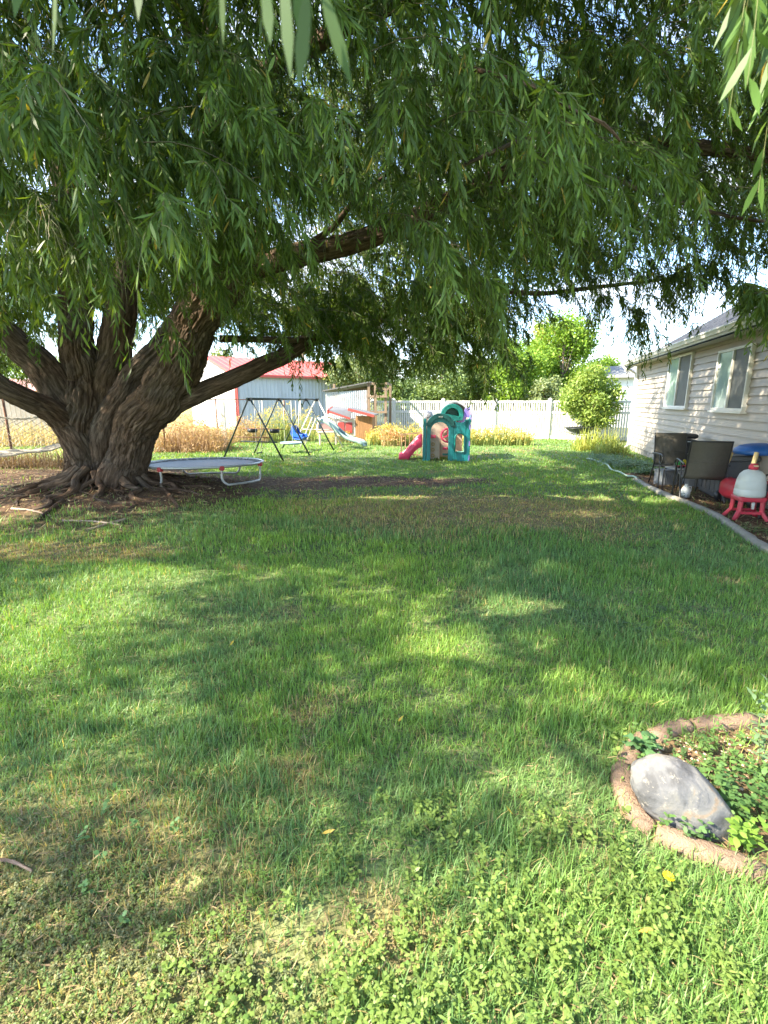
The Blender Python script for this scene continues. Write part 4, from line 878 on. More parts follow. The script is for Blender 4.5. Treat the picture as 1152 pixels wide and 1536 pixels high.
m = MB(); m.tube([(.72+.19*math.cos(a), .44, .70+.19*math.sin(a)) for a in np.linspace(0, 2*PI, 24, endpoint=False)], .028, 8, closed=True)
for a in (90, 210, 330): m.bar((.72, .44, .70), (.72+.19*math.cos(R(a)), .44, .70+.19*math.sin(R(a))), .05, .03)
m.build("toy_wheel", M_pink, ph)
MB().box((.30, .47, .66), (.16, .04, .09)).build("pink_step", M_pink, ph, bevel=.015); m = MB(); m.box((.66, .47, .32), (.16, .03, .07)); m.build("red_slot", M_pink, ph, bevel=.015); MB().box((.66, .47, .15), (.16, .03, .06)).build("teal_slot", M_teal2, ph, bevel=.01)
m = MB(); cx, cz = .84, 1.26
m.band(arc(cx, cz, .20, 200, -30, 20, .55), arc(cx, cz, .32, 200, -30, 20, .55), (0, .5, 0)); m.prism(arc(cx, cz, .21, 200, -30, 20, .9), (0, .04, 0)); m.prism([(.6, .55, 1.1), (1.05, .55, 1.1), (1.1, .55, 1.22), (.62, .55, 1.3)], (0, .4, 0)); m.build("tube_hood", M_teal2, ph, bevel=.01)
m = MB(); cx, cz = .93, 1.22; m.band(arc(cx, cz, .38, 165, 0, 22, .75), arc(cx, cz, .43, 165, 0, 22, .75), (0, .6, 0)); m.prism(arc(cx, cz, .39, 165, 0, 22, 1.3), (0, .03, 0)); m.build("arched_roof", M_gp, ph)
m = MB(); m.band([(1.30, .15, 1.15), (1.31, .35, 1.35), (1.31, .7, 1.5)], [(1.30, .15, 1.08), (1.31, .35, 1.1), (1.31, .7, 1.1)], (.04, 0, 0)); m.prism([(1.0, .6, 1.08), (1.30, .6, 1.02), (1.32, .6, 1.5), (1.2, .6, 1.45), (1.16, .6, 1.2)], (0, .06, 0))
for z in (.1, .5, .95): m.box((1.29, -.012, z), (.04, .03, .14))
m.box((1.19, .3, .6), (.06, .06, .25)); m.build("lilac_panel", M_lil, ph, bevel=.006)
m = MB(); m.lathe([(.14, 0), (.14, .1), (.11, .19), (.05, .23), (.01, .24)], (.16, .7, 1.16), 20); m.build("tower_dome", M_gp, ph)
m = MB(); pts = []
for j in range(18):
    t = j/17; x = -.02-.66*t; z = .08+.56*(1-t)**1.0*(1) ; z = .07+.55*(.5+.5*math.cos(PI*min(1, t*1.02))); pts.append((x, z))
A = [(x, .35, z) for x, z in pts]; B = [(x, .72, z) for x, z in pts]; m.band(A, B, (0, 0, -.03), True)
for y in (.33, .71): m.band([(x, y, z+.10) for x, z in pts], [(x, y, max(z-.26, .0)) for x, z in pts], (0, .03, 0), True)
m.build("slide", M_pink, ph)
m = MB()
for j in range(6): m.box((-.62+.12*j, .98, .34+.02*j/5), (.028, .03, .66))
m.bar((-.66, .98, .68), (0, .98, .74), .035, .04); m.bar((-.66, .98, .08), (0, .98, .08), .035, .04); m.build("railing", mat("ochre_rail", (.5, .36, .2), .55), ph)

# ------------------------------------------------------------------ wheelbarrow, pale stone
wb = G(868, 664); wbo = empty("wheelbarrow", (wb[0], wb[1], 0), R(8), "dark wheelbarrow parked under the leafy young tree by the white fence", "wheelbarrow")
m = MB(); top = [(-.50, -.33, .60), (.50, -.33, .64), (.50, .33, .64), (-.50, .33, .60)]; bot = [(-.22, -.18, .36), (.25, -.18, .36), (.25, .18, .36), (-.22, .18, .36)]
m.add(top+bot, [(4, 5, 6, 7), (0, 1, 5, 4), (1, 2, 6, 5), (2, 3, 7, 6), (3, 0, 4, 7)]); m.tube(top, .018, 6, closed=True); m.build("tray", mat("black_tray", (.04, .045, .05), .45), wbo)
m = MB(); m.tube([(-.95, -.28, .58), (-.2, -.2, .34), (.6, -.06, .2)], .018, 6); m.tube([(-.95, .28, .58), (-.2, .2, .34), (.6, .06, .2)], .018, 6)
for y in (-.22, .22): m.tube([(-.1, y, .36), (-.38, y, .02), (-.2, y, .02), (.05, y, .34)], .014, 6)
m.build("frame", M_galv, wbo)
m = MB(); m.tube([(.62+.15*math.cos(a), 0, .18+.15*math.sin(a)) for a in np.linspace(0, 2*PI, 18, endpoint=False)], .035, 8, closed=True); m.tube([(.62, -.06, .18), (.62, .06, .18)], .04, 8); m.build("wheel", M_dark, wbo)

# ------------------------------------------------------------------ patio chairs
M_sling = mat("brown_sling_fabric", (0.105, 0.092, 0.072), 0.75, 0.10, 30, bump=0.4, bscale=260); M_cfr = mat("black_chair_frame", (0.028, 0.026, 0.025), 0.4, 0.2, 9)
def patio_chair(label):
    t = empty("patio_chair", (0, 0, 0), 0, label, "chair", "sling patio chairs by the house wall")
    prof = catmull([(0, -.27, .435), (0, -.18, .425), (0, .0, .405), (0, .16, .395), (0, .235, .425), (0, .285, .58), (0, .335, .80), (0, .40, 1.03)], 5)
    def off(p, d_):
        T = np.gradient(p, axis=0); n_ = np.stack([0*T[:, 0], -T[:, 2], T[:, 1]], 1); return p+nrm(n_)*d_
    A, B = off(prof, .008), off(prof, -.008); k = 17
    for nm, a, b_ in (("seat", 0, k+1), ("backrest", k, len(prof))):
        m = MB(); m.band([(-.275, p[1], p[2]) for p in A[a:b_]], [(-.275, p[1], p[2]) for p in B[a:b_]], (.55, 0, 0), True)
        if nm == "backrest":
            for j in (k+4, k+10): p = prof[j]; m.tube([(-.27, p[1], p[2]), (.27, p[1], p[2])], .013, 6)
        m.build(nm, M_sling, t)
    m = MB()
    for x in (-.285, .285): m.tube([(x, p[1], p[2]) for p in prof[::2]]+[(x, prof[-1][1], prof[-1][2])], .014, 8)
    for j in (1, 15, len(prof)-1): p = prof[j]; m.tube([(-.285, p[1], p[2]-.012), (.285, p[1], p[2]-.012)], .012, 8)
    m.build("rail_frame", M_cfr, t)
    for x in (-.32, .32):
        m = MB(); m.tube(catmull([(x, .30, .63), (x, .1, .645), (x, -.15, .66), (x, -.30, .655), (x, -.385, .61), (x, -.385, .53), (x, -.31, .49), (x, -.24, .52)], 5), .014, 8); m.build("armrest", M_cfr, t)
        m = MB(); m.tube(catmull([(x, -.20, .655), (x, -.255, .45), (x, -.30, .2), (x, -.32, .0)], 4), .014, 8); m.build("leg", M_cfr, t)
        m = MB(); m.tube(catmull([(x, .08, .645), (x, .12, .42), (x, .22, .2), (x, .34, .0)], 4), .014, 8); m.build("leg", M_cfr, t)
    return t
def aim(o, px, py, face): p = G(px, py); o.location = (p[0], p[1], 0); o.rotation_euler = (0, 0, face); return o
ch1 = patio_chair("brown sling chair facing the yard, farther of the two full chairs"); aim(ch1, 1006, 730, R(-14))
ch2 = copy_tree(ch1); ch2["label"] = "brown sling chair with its back to the camera before the grey deck box"; aim(ch2, 1045, 749, R(160))
ch3 = copy_tree(ch1); ch3["label"] = "patio chair cut off at the right edge beside the red and white toy"; aim(ch3, 1198, 786, R(-70))

# side table with toys and crate
st_p = G(1017, 738); st = empty("side_table", (st_p[0], st_p[1], 0), R(20), "small round-cornered metal side table between the two sling chairs", "side table")
m = MB(); m.lathe([(.01, 0), (.21, 0), (.225, .006), (.225, .018), (.21, .022), (.01, .022)], (0, 0, .44), 28, power=4); m.build("table_top", mat("grey_table_top", (.26, .27, .27), .3), st)
for sx in (-1, 1):
    for sy in (-1, 1): MB().tube(catmull([(.16*sx, .16*sy, .44), (.19*sx, .19*sy, .38), (.19*sx, .19*sy, .0)], 4), .012, 6).build("leg", M_cfr, st)
tz = .462
def at_table(dx, dy): c, s = math.cos(R(20)), math.sin(R(20)); return (st_p[0]+dx*c-dy*s, st_p[1]+dx*s+dy*c, tz)
tt = empty("toy_truck", at_table(-.09, -.03), R(15), "bright green and red toy truck lying on the side table", "toy")
MB().box((0, 0, .075), (.13, .07, .055)).box((.03, 0, .115), (.06, .06, .03)).build("body", mat("lime_plastic", (.04, .42, .08), .35), tt, bevel=.012); MB().box((0, 0, .035), (.17, .075, .03)).build("chassis", M_pink, tt, bevel=.008)
for x in (-.05, .05):
    for y in (-.04, .04): MB().tube([(x, y-.01, .022), (x, y+.01, .022)], .022, 10).build("wheel", M_dark, tt)
ty = empty("toy_digger", at_table(.10, .02), R(-25), "yellow toy digger on a red base on the side table", "toy")
MB().box((0, 0, .07), (.09, .07, .06)).box((-.01, 0, .115), (.045, .05, .04)).build("body", mat("yellow_plastic", (.65, .50, .02), .35), ty, bevel=.01); MB().tube([(.03, 0, .09), (.08, 0, .13), (.12, 0, .07)], .011, 6).build("arm", bpy.data.materials["yellow_plastic"], ty); MB().box((0, 0, .02), (.12, .08, .04)).build("track", M_pink, ty, bevel=.01)
cr = G(998, 728); cro = empty("storage_crate", (cr[0]+.02, cr[1]+.05, 0), R(12), "grey ribbed plastic crate on the ground below the side table", "crate")
m = MB(); m.box((0, 0, .15), (.34, .26, .30)); cb = m.build("body", mat("grey_crate_plastic", (.24, .25, .27), .5), cro, bevel=.01)
m = MB()
for j in range(8): m.box((-.14+.04*j, -.135, .14), (.012, .012, .24))
m.box((0, 0, .30), (.37, .29, .03)); m.build("rim", bpy.data.materials["grey_crate_plastic"], cro)
bb = G(1023, 724); bbo = empty("black_grill", (bb[0]+.15, bb[1]+.35, 0), ha+R(90), "black lidded box grill with a grey handle behind the farther chair", "grill")
MB().box((0, 0, .72), (.38, .40, .30)).build("firebox", M_dark, bbo, bevel=.03); MB().box((0, 0, .94), (.40, .42, .10)).build("lid", M_dark, bbo, bevel=.05)
MB().box((0, 0, .3), (.34, .34, .54)).build("cabinet", mat("charcoal_cabinet", (.045, .045, .048), .5), bbo, bevel=.01); MB().tube([(-.12, -.20, .84), (-.11, -.25, .84), (.11, -.25, .84), (.12, -.20, .84)], .014, 8).build("handle", M_galv, bbo)
# deck box against the wall
s_b, _ = on_wall(1112, 735); cen = HC+HD*s_b+HN*0.27
s_b = float(np.dot(cen-HC, HD))
db = empty("deck_box", (cen[0], cen[1], 0), ha, "large dark grey resin storage box against the siding behind the high-backed chair", "storage box")
M_res = mat("dark_grey_resin", (.085, .085, .088), .55, .12, 12, bump=.2, bscale=80)
MB().box((0, 0, .35), (1.15, .42, .68)).build("box_body", M_res, db, bevel=.02)
MB().box((0, 0, .735), (1.2, .48, .09)).build("lid", mat("grey_resin_lid", (.12, .12, .122), .5, .1), db, bevel=.025)
m = MB()
for j in range(6): m.box((-.48+.19*j, -.215, .36), (.15, .02, .52))
m.build("panel_ribs", M_res, db, bevel=.006)
bag_p = HC+HD*(s_b-1.2)+HN*.33; gb = empty("grey_tote", (bag_p[0], bag_p[1], 0), ha, "medium grey plastic tote sitting low between the grill and the deck box", "tote")
m = MB(); m.add([(-.25,-.2,0),(.25,-.2,0),(.25,.2,0),(-.25,.2,0),(-.30,-.25,.40),(.30,-.25,.40),(.30,.25,.40),(-.30,.25,.40)], [(0,3,2,1),(0,1,5,4),(1,2,6,5),(2,3,7,6),(3,0,4,7),(4,5,6,7)]); m.build("tub", mat("mid_grey_plastic", (.22, .225, .24), .5), gb, bevel=.012)
MB().box((0, 0, .415), (.64, .54, .035)).build("lid", mat("pale_grey_lid", (.3, .3, .31), .5), gb, bevel=.01)
jg = G(1046, 752); jo = empty("white_jug", (jg[0], jg[1]+.35, 0), 0, "small white plastic jug on the ground under the high-backed chair", "jug")
MB().lathe([(.05, 0), (.075, .01), (.075, .13), (.05, .18), (.025, .21), (.025, .24)], (0, 0, 0), 18).build("body", mat("white_plastic", (.75, .74, .7), .45), jo); MB().tube([(.03, 0, .2), (.09, 0, .19), (.09, 0, .11), (.07, 0, .09)], .009, 6).build("handle", bpy.data.materials["white_plastic"], jo)

# toy barbecue style stand: pale dome over red legs
tb = G(1117, 779); tbo = empty("toy_water_barrel", (tb[0], tb[1], 0), R(-12), "white plastic toy barrel with a red cap on splayed red legs by the curb", "toy")
M_wp = mat("grey_white_plastic", (.56, .57, .53), .5, .05); M_rp = mat("toy_red_plastic", (.50, .035, .06), .45, .12, 7, dirt=((.42, .07, .08), 9.0))
MB().lathe([(.01, 0), (.20, 0), (.215, .03), (.212, .10), (.205, .108), (.21, .116), (.20, .22), (.193, .228), (.197, .236), (.17, .31), (.12, .36), (.05, .385), (.01, .385)], (0, 0, .34), 32, power=2.6, sx=.84, sy=.75).build("barrel", M_wp, tbo)
MB().lathe([(.01, 0), (.055, 0), (.06, .05), (.045, .065), (.045, .08), (.01, .08)], (0, 0, .72), 16).build("cap", M_rp, tbo); MB().box((.0, -.05, .775), (.05, .05, .02)).build("cap_latch", mat("cream_plastic", (.65, .55, .3), .5), tbo, bevel=.005)
MB().box((0, 0, .31), (.34, .29, .07)).build("base_tray", M_rp, tbo, bevel=.02)
for sx in (-1, 1):
    for sy in (-1, 1): MB().bar((.135*sx, .11*sy, .32), (.14*sx, .115*sy, .12), .06, .05).bar((.14*sx, .115*sy, .14), (.21*sx, .16*sy, .012), .055, .05).build("leg", M_rp, tbo, bevel=.012)
m = MB(); m.box((0, -.125, .12), (.28, .035, .04)); m.box((0, .125, .12), (.28, .035, .04)); m.build("stretcher", M_rp, tbo, bevel=.008); MB().lathe([(.02, 0), (.022, .09), (.012, .1)], (.03, -.09, .17), 10).build("spout", M_wp, tbo)
# ride-on toy car
cc = G(1150, 764); car = empty("toy_ride_on_car", (cc[0]+.02, cc[1]+.34, 0), R(8), "red ride-on toy car with a blue roof and yellow pillars beside the siding", "toy car")
m = MB(); m.lathe([(.05, .1), (.36, .1), (.42, .16), (.42, .30), (.38, .36), (.30, .38), (.28, .36), (.28, .2), (.05, .18)], (0, 0, 0), 36, sx=1.0, sy=.72, power=3.2); m.build("body", M_rp, car)
m = MB(); m.lathe([(.34, 0), (.36, .02), (.35, .07), (.28, .12), (.14, .145), (.01, .15)], (0.02, 0, .72), 32, sx=1.0, sy=.75, power=2.6); m.build("roof", mat("blue_roof_plastic", (.02, .10, .32), .4), car)
for (x0, y0, x1, y1) in ((-.36, -.24, -.26, -.2), (-.36, .24, -.26, .2), (.36, -.24, .30, -.2), (.36, .24, .30, .2)):
    MB().bar((x0, y0, .34), (x1, y1, .77), .05, .05).build("pillar", mat("butter_plastic", (.68, .50, .22), .45) if "butter_plastic" not in bpy.data.materials else bpy.data.materials["butter_plastic"], car, bevel=.012)
MB().prism([(-.05, .22, .36), (.30, .22, .36), (.30, .22, .78), (-.0, .22, .78)], (0, .03, 0)).build("seat_back", mat("deep_blue_plastic", (.012, .06, .28), .45), car, bevel=.01)
car.scale = (1.15, 1.1, 1.15)
for x in (-.26, .26):
    for y in (-.29, .29): MB().tube([(x, y-.035, .09), (x, y+.035, .09)], .088, 18).build("wheel", M_dark, car, bevel=.01)

# ------------------------------------------------------------------ hammock and its stand
hm = empty("hammock", (-7.4, 9.6, 0), 0, "sagging rope net hammock behind the left side of the trunk", "hammock")
e0 = np.array([-2.7, -.2, 1.30]); e1 = np.array([2.1, .9, 1.25]); lines = []; nu, nv = 26, 8
def hp(a, b_):   # a along, b across -1..1
    p = e0+(e1-e0)*a; w = .52*math.sin(PI*min(max(a, 0.02), .98))**.6; z = p[2]-.42*math.sin(PI*a)+.10*b_*b_-.34*b_*w/.52+(0.02*math.sin(a*40+b_*9)); d_ = np.array([.22, -.97]); return [p[0]+d_[0]*w*b_, p[1]+d_[1]*w*b_, z]
for i in range(-nv, nu):
    for sg in (1, -1):
        pts = []
        for j in range(nv+1):
            a = (i+j)/nu if sg == 1 else (i+nv-j)/nu; pts.append(hp(min(max(a, .02), .98), -1+2*j/nv))
        lines.append(pts)
V, F = wires(np.array(lines), np.full(len(lines), .006)); M_rope = mat("hammock_rope", (.42, .36, .28), .9, .2, 12)
np_obj("net", V, F, M_rope, hm)
m = MB(); 
for sg in (-1, 1): m.tube([hp(a, sg) for a in np.linspace(.02, .98, 24)], .02, 6)
m.build("edge_rope", M_rope, hm)
m = MB(); V = [hp(a, b_) for a in np.linspace(.45, .95, 14) for b_ in (1.0, .8, .6)]; V = [(x, y, z+.012) for x, y, z in V]; m.add(V, [(i*3+j, i*3+j+1, (i+1)*3+j+1, (i+1)*3+j) for i in range(13) for j in range(2)], True); m.build("cloth_edge", mat("faded_cloth", (.45, .38, .30), .9, .15, 9), hm)
hs = empty("hammock_stand", (-7.4, 9.2, 0), 0, "dark tubular steel stand on the bare soil under the rope hammock", "stand")
MB().tube([(-1.9, -.3, .05), (.6, -.15, .05), (2.2, .3, .07)], .035, 8).build("base_tube", M_dark, hs)
MB().tube([(-.75, -.5, .06), (-1.5, -.6, .75), (-2.3, -.7, 1.2)], .03, 8).build("upright", M_dark, hs); MB().tube([(-1.5, -.5, .80), (-.45, -.3, 1.08)], .028, 8).build("spreader", M_dark, hs)
MB().tube([(1.7, .0, .05), (2.5, .5, .9)], .03, 8).build("upright", M_dark, hs)
# ------------------------------------------------------------------ curb, edging stones, boulder
def sweep(P, prof, zf=None):
    P = np.asarray(P); T = nrm(np.gradient(P, axis=0)); Nn = np.stack([-T[:, 1], T[:, 0]], 1); V = []; n = len(prof)
    for i in range(len(P)):
        for (a, z) in prof: V.append((P[i, 0]+Nn[i, 0]*a, P[i, 1]+Nn[i, 1]*a, z+(zf[i] if zf is not None else 0)))
    F = [(i*n+j, i*n+(j+1) % n, (i+1)*n+(j+1) % n, (i+1)*n+j) for i in range(len(P)-1) for j in range(n)]
    F += [tuple(range(n)), tuple((len(P)-1)*n+j for j in reversed(range(n)))]; return V, F
CU = np.vstack([[G(953, 722)[:2]], CURB]); CU = catmull(CU[::3], 6); CU += (np.stack([fbm(CU[:, 0]*6, CU[:, 1]*6, 0, 2, 3), fbm(CU[:, 0]*6, CU[:, 1]*6, 9, 2, 4)], 1)-.5)*.03
prof = [(-.052, -.03), (-.056, .04), (-.042, .066), (-.015, .076), (.02, .078), (.045, .066), (.056, .04), (.056, -.03)]
m = MB(); V, F = sweep(CU, prof, (fbm(CU[:, 0]*5, CU[:, 1]*5, 0, 2, 6)-.5)*.02); m.add(V, F, True); m.build("landscape_curb", M_curb, None, label="grey concrete garden curb curving between the lawn and the house bed", cat="curb")
HS = catmull([G(*p)[:2] for p in [(880, 690), (905, 697), (918, 707), (938, 715), (957, 721)]], 8)
MB().tube([(x, y, .045+.015*math.sin(i*.7)) for i, (x, y) in enumerate(HS)], .022, 8).build("garden_hose", mat("pale_green_hose", (.36, .46, .34), .5, .1), None, label="pale green garden hose snaking from the curb end into the lawn", cat="hose")
# scalloped edging stones around the boulder
seg = [0]; Ls_ = np.concatenate([[0], np.cumsum(np.linalg.norm(np.diff(BED, axis=0), axis=1))]); tot = Ls_[-1]; s = 0; k = 0
stone_lab = ["edging stone", "edging stone"]; ends = []
while s < tot-.05: ln = rng.uniform(.24, .36); ends.append((s, min(s+ln, tot))); s += ln+.010
place = ["tan edging stone at the right edge below the boulder", "tan edging stone below the bright green weed", "worn tan edging stone under the right of the boulder", "long tan edging stone touching the base of the boulder", "broken edging stone left below the boulder", "half buried edging stone left of the boulder", "low yellowish edging stone left of the boulder", "wide edging stone just above left of the boulder", "slanted edging stone at the upper left bend of the bed", "rounded pink edging stone at the top of the bed", "mossy edging stone behind the reddish gravel", "edging stone hidden in grass at the top right of the bed"]
for k, (a, b_) in enumerate(ends):
    t = np.linspace(a, b_, 9); P = np.stack([np.interp(t, Ls_, BED[:, i]) for i in range(2)], 1); c0 = P.mean(0); P = P-c0; w = .044+.004*rng.uniform(-1, 1); h = .056+rng.uniform(-.008, .008)
    V = []; pr2 = [(-1, -.3), (-1.04, .55), (-.86, .88), (-.5, .98), (.1, 1), (.6, .95), (.9, .75), (1.04, .4), (1, -.3)]; n = len(pr2)
    T = nrm(np.gradient(P, axis=0)); Nn = np.stack([-T[:, 1], T[:, 0]], 1); ang = rng.normal(0, .10)
    for i in range(9):
        e = (1-abs(2*i/8-1)**12)*.16+.84
        for (q, z) in pr2: V.append((P[i, 0]+Nn[i, 0]*q*w*e+ang*T[i, 0]*.02, P[i, 1]+Nn[i, 1]*q*w*e, z*h*e+.006*math.sin(i*3+q*5+k)))
    F = [(i*n+j, i*n+(j+1) % n, (i+1)*n+(j+1) % n, (i+1)*n+j) for i in range(8) for j in range(n)]+[tuple(range(n)), tuple(8*n+j for j in reversed(range(n)))]
    o = MB().add(V, F, True).build("edging_stone", M_pinkcurb, None); o.location = (c0[0], c0[1], rng.uniform(-.012, .004)); o.rotation_euler = (rng.normal(0, .05), rng.normal(0, .05), rng.normal(0, .04))
    qx, qy = PX(np.array([c0[0], c0[1], 0.04])); 
    props(o, place[k] if k < len(place) else "edging stone beyond the right edge of the bed", "edging stone", "edging stones round the boulder bed")
# boulder: point cloud along outline
def boulder():
    bmx = bmesh.new(); bmesh.ops.create_icosphere(bmx, subdivisions=6, radius=1.0); V = np.array([v.co[:] for v in bmx.verts]); F = np.array([[v.index for v in f.verts] for f in bmx.faces]); bmx.free()
    x, y, z = V.T
    # elongated wedge: high narrow end at -x, long slope to +x
    r = 1+.10*(fbm(x*1.3+5, y*1.3, z*1.3, 2, 3)-.5)*2+.045*(fbm(x*4, y*4, z*4, 3, 8)-.5)*2+.018*(fbm(x*14, y*14, z*14, 3, 12)-.5)*2
    V = V*r[:, None]; x, y, z = V.T
    # planar facets
    for nn, dd in (((.25, -.85, .45), .80), ((-.8, -.5, .3), .86), ((.5, .1, .86), .80), ((-.2, -.97, -.1), .85), ((.75, -.6, .2), .86)):
        nn = np.array(nn)/np.linalg.norm(nn); dt = V@nn; ex = np.maximum(dt-dd, 0); V = V-nn*(ex*.6)[:, None]
    x, y, z = V.T
    return np.stack([x*.205, y*.115*(1-.1*x), z*.135*(1-.06*x)], 1), F
V, F = boulder()
tl = R(24); M_ = np.array([[math.cos(tl), 0, math.sin(tl)], [0, 1, 0], [-math.sin(tl), 0, math.cos(tl)]]); V = V@M_.T
mb_, nt, b = new_mat("boulder_stone"); N = nt.nodes; L = nt.links; tc = N.new("ShaderNodeTexCoord")
n1 = N.new("ShaderNodeTexNoise"); n1.inputs["Scale"].default_value = 9; n1.inputs["Detail"].default_value = 8; n1.inputs["Distortion"].default_value = .8; L.new(tc.outputs["Object"], n1.inputs["Vector"])
r1 = N.new("ShaderNodeValToRGB"); e = r1.color_ramp.elements; e[0].position = .36; e[0].color = (.07, .07, .075, 1); e[1].position = .64; e[1].color = (.22, .165, .12, 1); k = e.new(.46); k.color = (.118, .118, .126, 1); k = e.new(.58); k.color = (.165, .158, .15, 1)
L.new(n1.outputs["Fac"], r1.inputs[0]); n2 = N.new("ShaderNodeTexNoise"); n2.inputs["Scale"].default_value = 30; n2.inputs["Detail"].default_value = 12; n2.inputs["Roughness"].default_value = 0.75; L.new(tc.outputs["Object"], n2.inputs["Vector"])
r2 = N.new("ShaderNodeValToRGB"); r2.color_ramp.elements[0].position = .56; r2.color_ramp.elements[1].position = .66; L.new(n2.outputs["Fac"], r2.inputs[0]); mx = N.new("ShaderNodeMix"); mx.data_type = 'RGBA'; L.new(r2.outputs[0], mx.inputs["Factor"]); L.new(r1.outputs[0], mx.inputs["A"]); mx.inputs["B"].default_value = (.30, .27, .23, 1); L.new(mx.outputs["Result"], b.inputs["Base Color"]); b.inputs["Roughness"].default_value = .85
bp = N.new("ShaderNodeBump"); bp.inputs["Distance"].default_value = .008; bp.inputs["Strength"].default_value = 1.0; L.new(n2.outputs["Fac"], bp.inputs["Height"]); L.new(bp.outputs[0], b.inputs["Normal"])
bo = np_obj("boulder", V, [F], mb_, None, None, True); bp_ = G(1026, 1262); bo.location = (bp_[0]+.04, bp_[1]+.10, .10); bo.rotation_euler = (R(-6), 0, R(-22))
props(bo, "large smooth grey boulder leaning inside the edged planting bed", "boulder")

# ------------------------------------------------------------------ broadleaf plants
M_weed = leaf_mat("weed_leaf", rough=.5, trans=.32, tint=(1.4, 1.3, .5), spec=.4)
def weed_geo(S, h, nl, ll, lw, c0, c1, bag, lean=.3):
    """upright stems with pairs of oval leaves; S (n,3)"""
    n = len(S); t = np.linspace(0, 1, 4)[None, :, None]; az = rng.uniform(0, 2*PI, n); D = np.stack([np.cos(az), np.sin(az), 0*az], 1)*rng.uniform(0, lean, (n, 1))
    path = lambda q: S[:, None]+h[:, None, None]*(np.array([0, 0, 1.])*q+D[:, None]*q**2)
    V, F = wires(path(t), np.full(n, .0013)); bag.add(V, F, (.10, .15, .05))
    q = np.linspace(.25, 1.0, nl)[None, :, None]+rng.normal(0, .03, (n, nl, 1)); P = path(q); a2 = az[:, None]+np.arange(nl)[None, :]*2.4+rng.normal(0, .3, (n, nl))
    el = rng.uniform(.0, .8, (n, nl)); Dl = np.stack([np.cos(a2)*np.cos(el), np.sin(a2)*np.cos(el), np.sin(el)], -1); Wd = np.stack([-np.sin(a2), np.cos(a2), rng.normal(0, .2, a2.shape)], -1)
    N_ = n*nl; V, F = leaves(P.reshape(-1, 3), Dl.reshape(-1, 3), nrm(Wd.reshape(-1, 3)), (ll*rng.uniform(.6, 1.3, (n, nl))*(1-.35*q[..., 0])).ravel(), lw*.5*rng.uniform(.8, 1.2, N_), rng.normal(.25, .1, N_)*-1)
    mx = rng.uniform(0, 1, (N_, 1)); bag.add(V, F, np.repeat(np.array(c0)*(1-mx)+np.array(c1)*mx, 6, axis=0))
def patch(bag, px0, px1, py0, py1, n, hh, nl, ll, lw, c0, c1, thr=.45, seed=201, sc=3.0):
    px = rng.uniform(px0, px1, n); py = rng.uniform(py0, py1, n); r = np.stack([G(a, b_) for a, b_ in zip(px, py)]); ed = np.maximum(np.abs((px-(px0+px1)/2)/((px1-px0)/2)), (py0+(py1-py0)*.5-py)/((py1-py0)/2)); k = (fbm(r[:, 0]*sc, r[:, 1]*sc, 0, 3, seed) + rng.normal(0, .07, n) > thr+.22*sstep(.25, 1.0, ed)) & ~in_poly(r[:, 0], r[:, 1], BEDP); r = r[k]; r[:, 2] = ground_z(r[:, 0], r[:, 1]); n = len(r)
    weed_geo(r, hh*rng.uniform(.5, 1.3, n), nl, ll, lw, c0, c1, bag)
gc = Bag(); G0, G1 = (.12, .20, .045), (.23, .32, .08)
patch(gc, 300, 1130, 1240, 1620, 760, .045, 8, .021, .010, G0, G1, .50, 201, 4.5)
patch(gc, 560, 1060, 1200, 1480, 620, .07, 8, .027, .012, G0, G1, .49, 207, 4.5)
patch(gc, 230, 560, 1390, 1600, 230, .05, 8, .024, .012, G0, G1, .52, 209, 4.5)
patch(gc, 250, 1200, 1100, 1640, 600, .045, 6, .022, .011, (.12, .22, .05), G1, .40, 223, 4.5)
patch(gc, -360, 520, 1230, 1660, 4200, .022, 8, .011, .005, (.13, .16, .055), (.26, .28, .11), .44, 211)
patch(gc, -360, 440, 1150, 1480, 2600, .026, 8, .012, .005, (.11, .14, .07), (.20, .22, .11), .46, 213)
patch(gc, 0, 330, 1120, 1400, 30, .05, 6, .030, .016, (.12, .24, .09), (.18, .32, .12), .5, 215, 2.0)
patch(gc, 300, 1130, 1260, 1640, 400, .09, 9, .030, .008, (.14, .22, .05), (.24, .33, .09), .48, 225, 4)
patch(gc, -300, 600, 1180, 1640, 1300, .04, 8, .013, .006, (.10, .18, .045), (.20, .28, .08), .47, 227, 5)
patch(gc, 850, 1080, 905, 970, 60, .05, 8, .06, .012, (.07, .13, .05), (.11, .18, .06), .3, 217, 2.0)
patch(gc, 900, 1000, 1110, 1260, 40, .07, 6, .035, .02, G0, G1, .5, 219, 2.0)
props(gc.build("ground_cover_weeds", M_weed), "mixed broadleaf ground cover spreading through the lawn in the foreground", "weeds", kind="stuff")
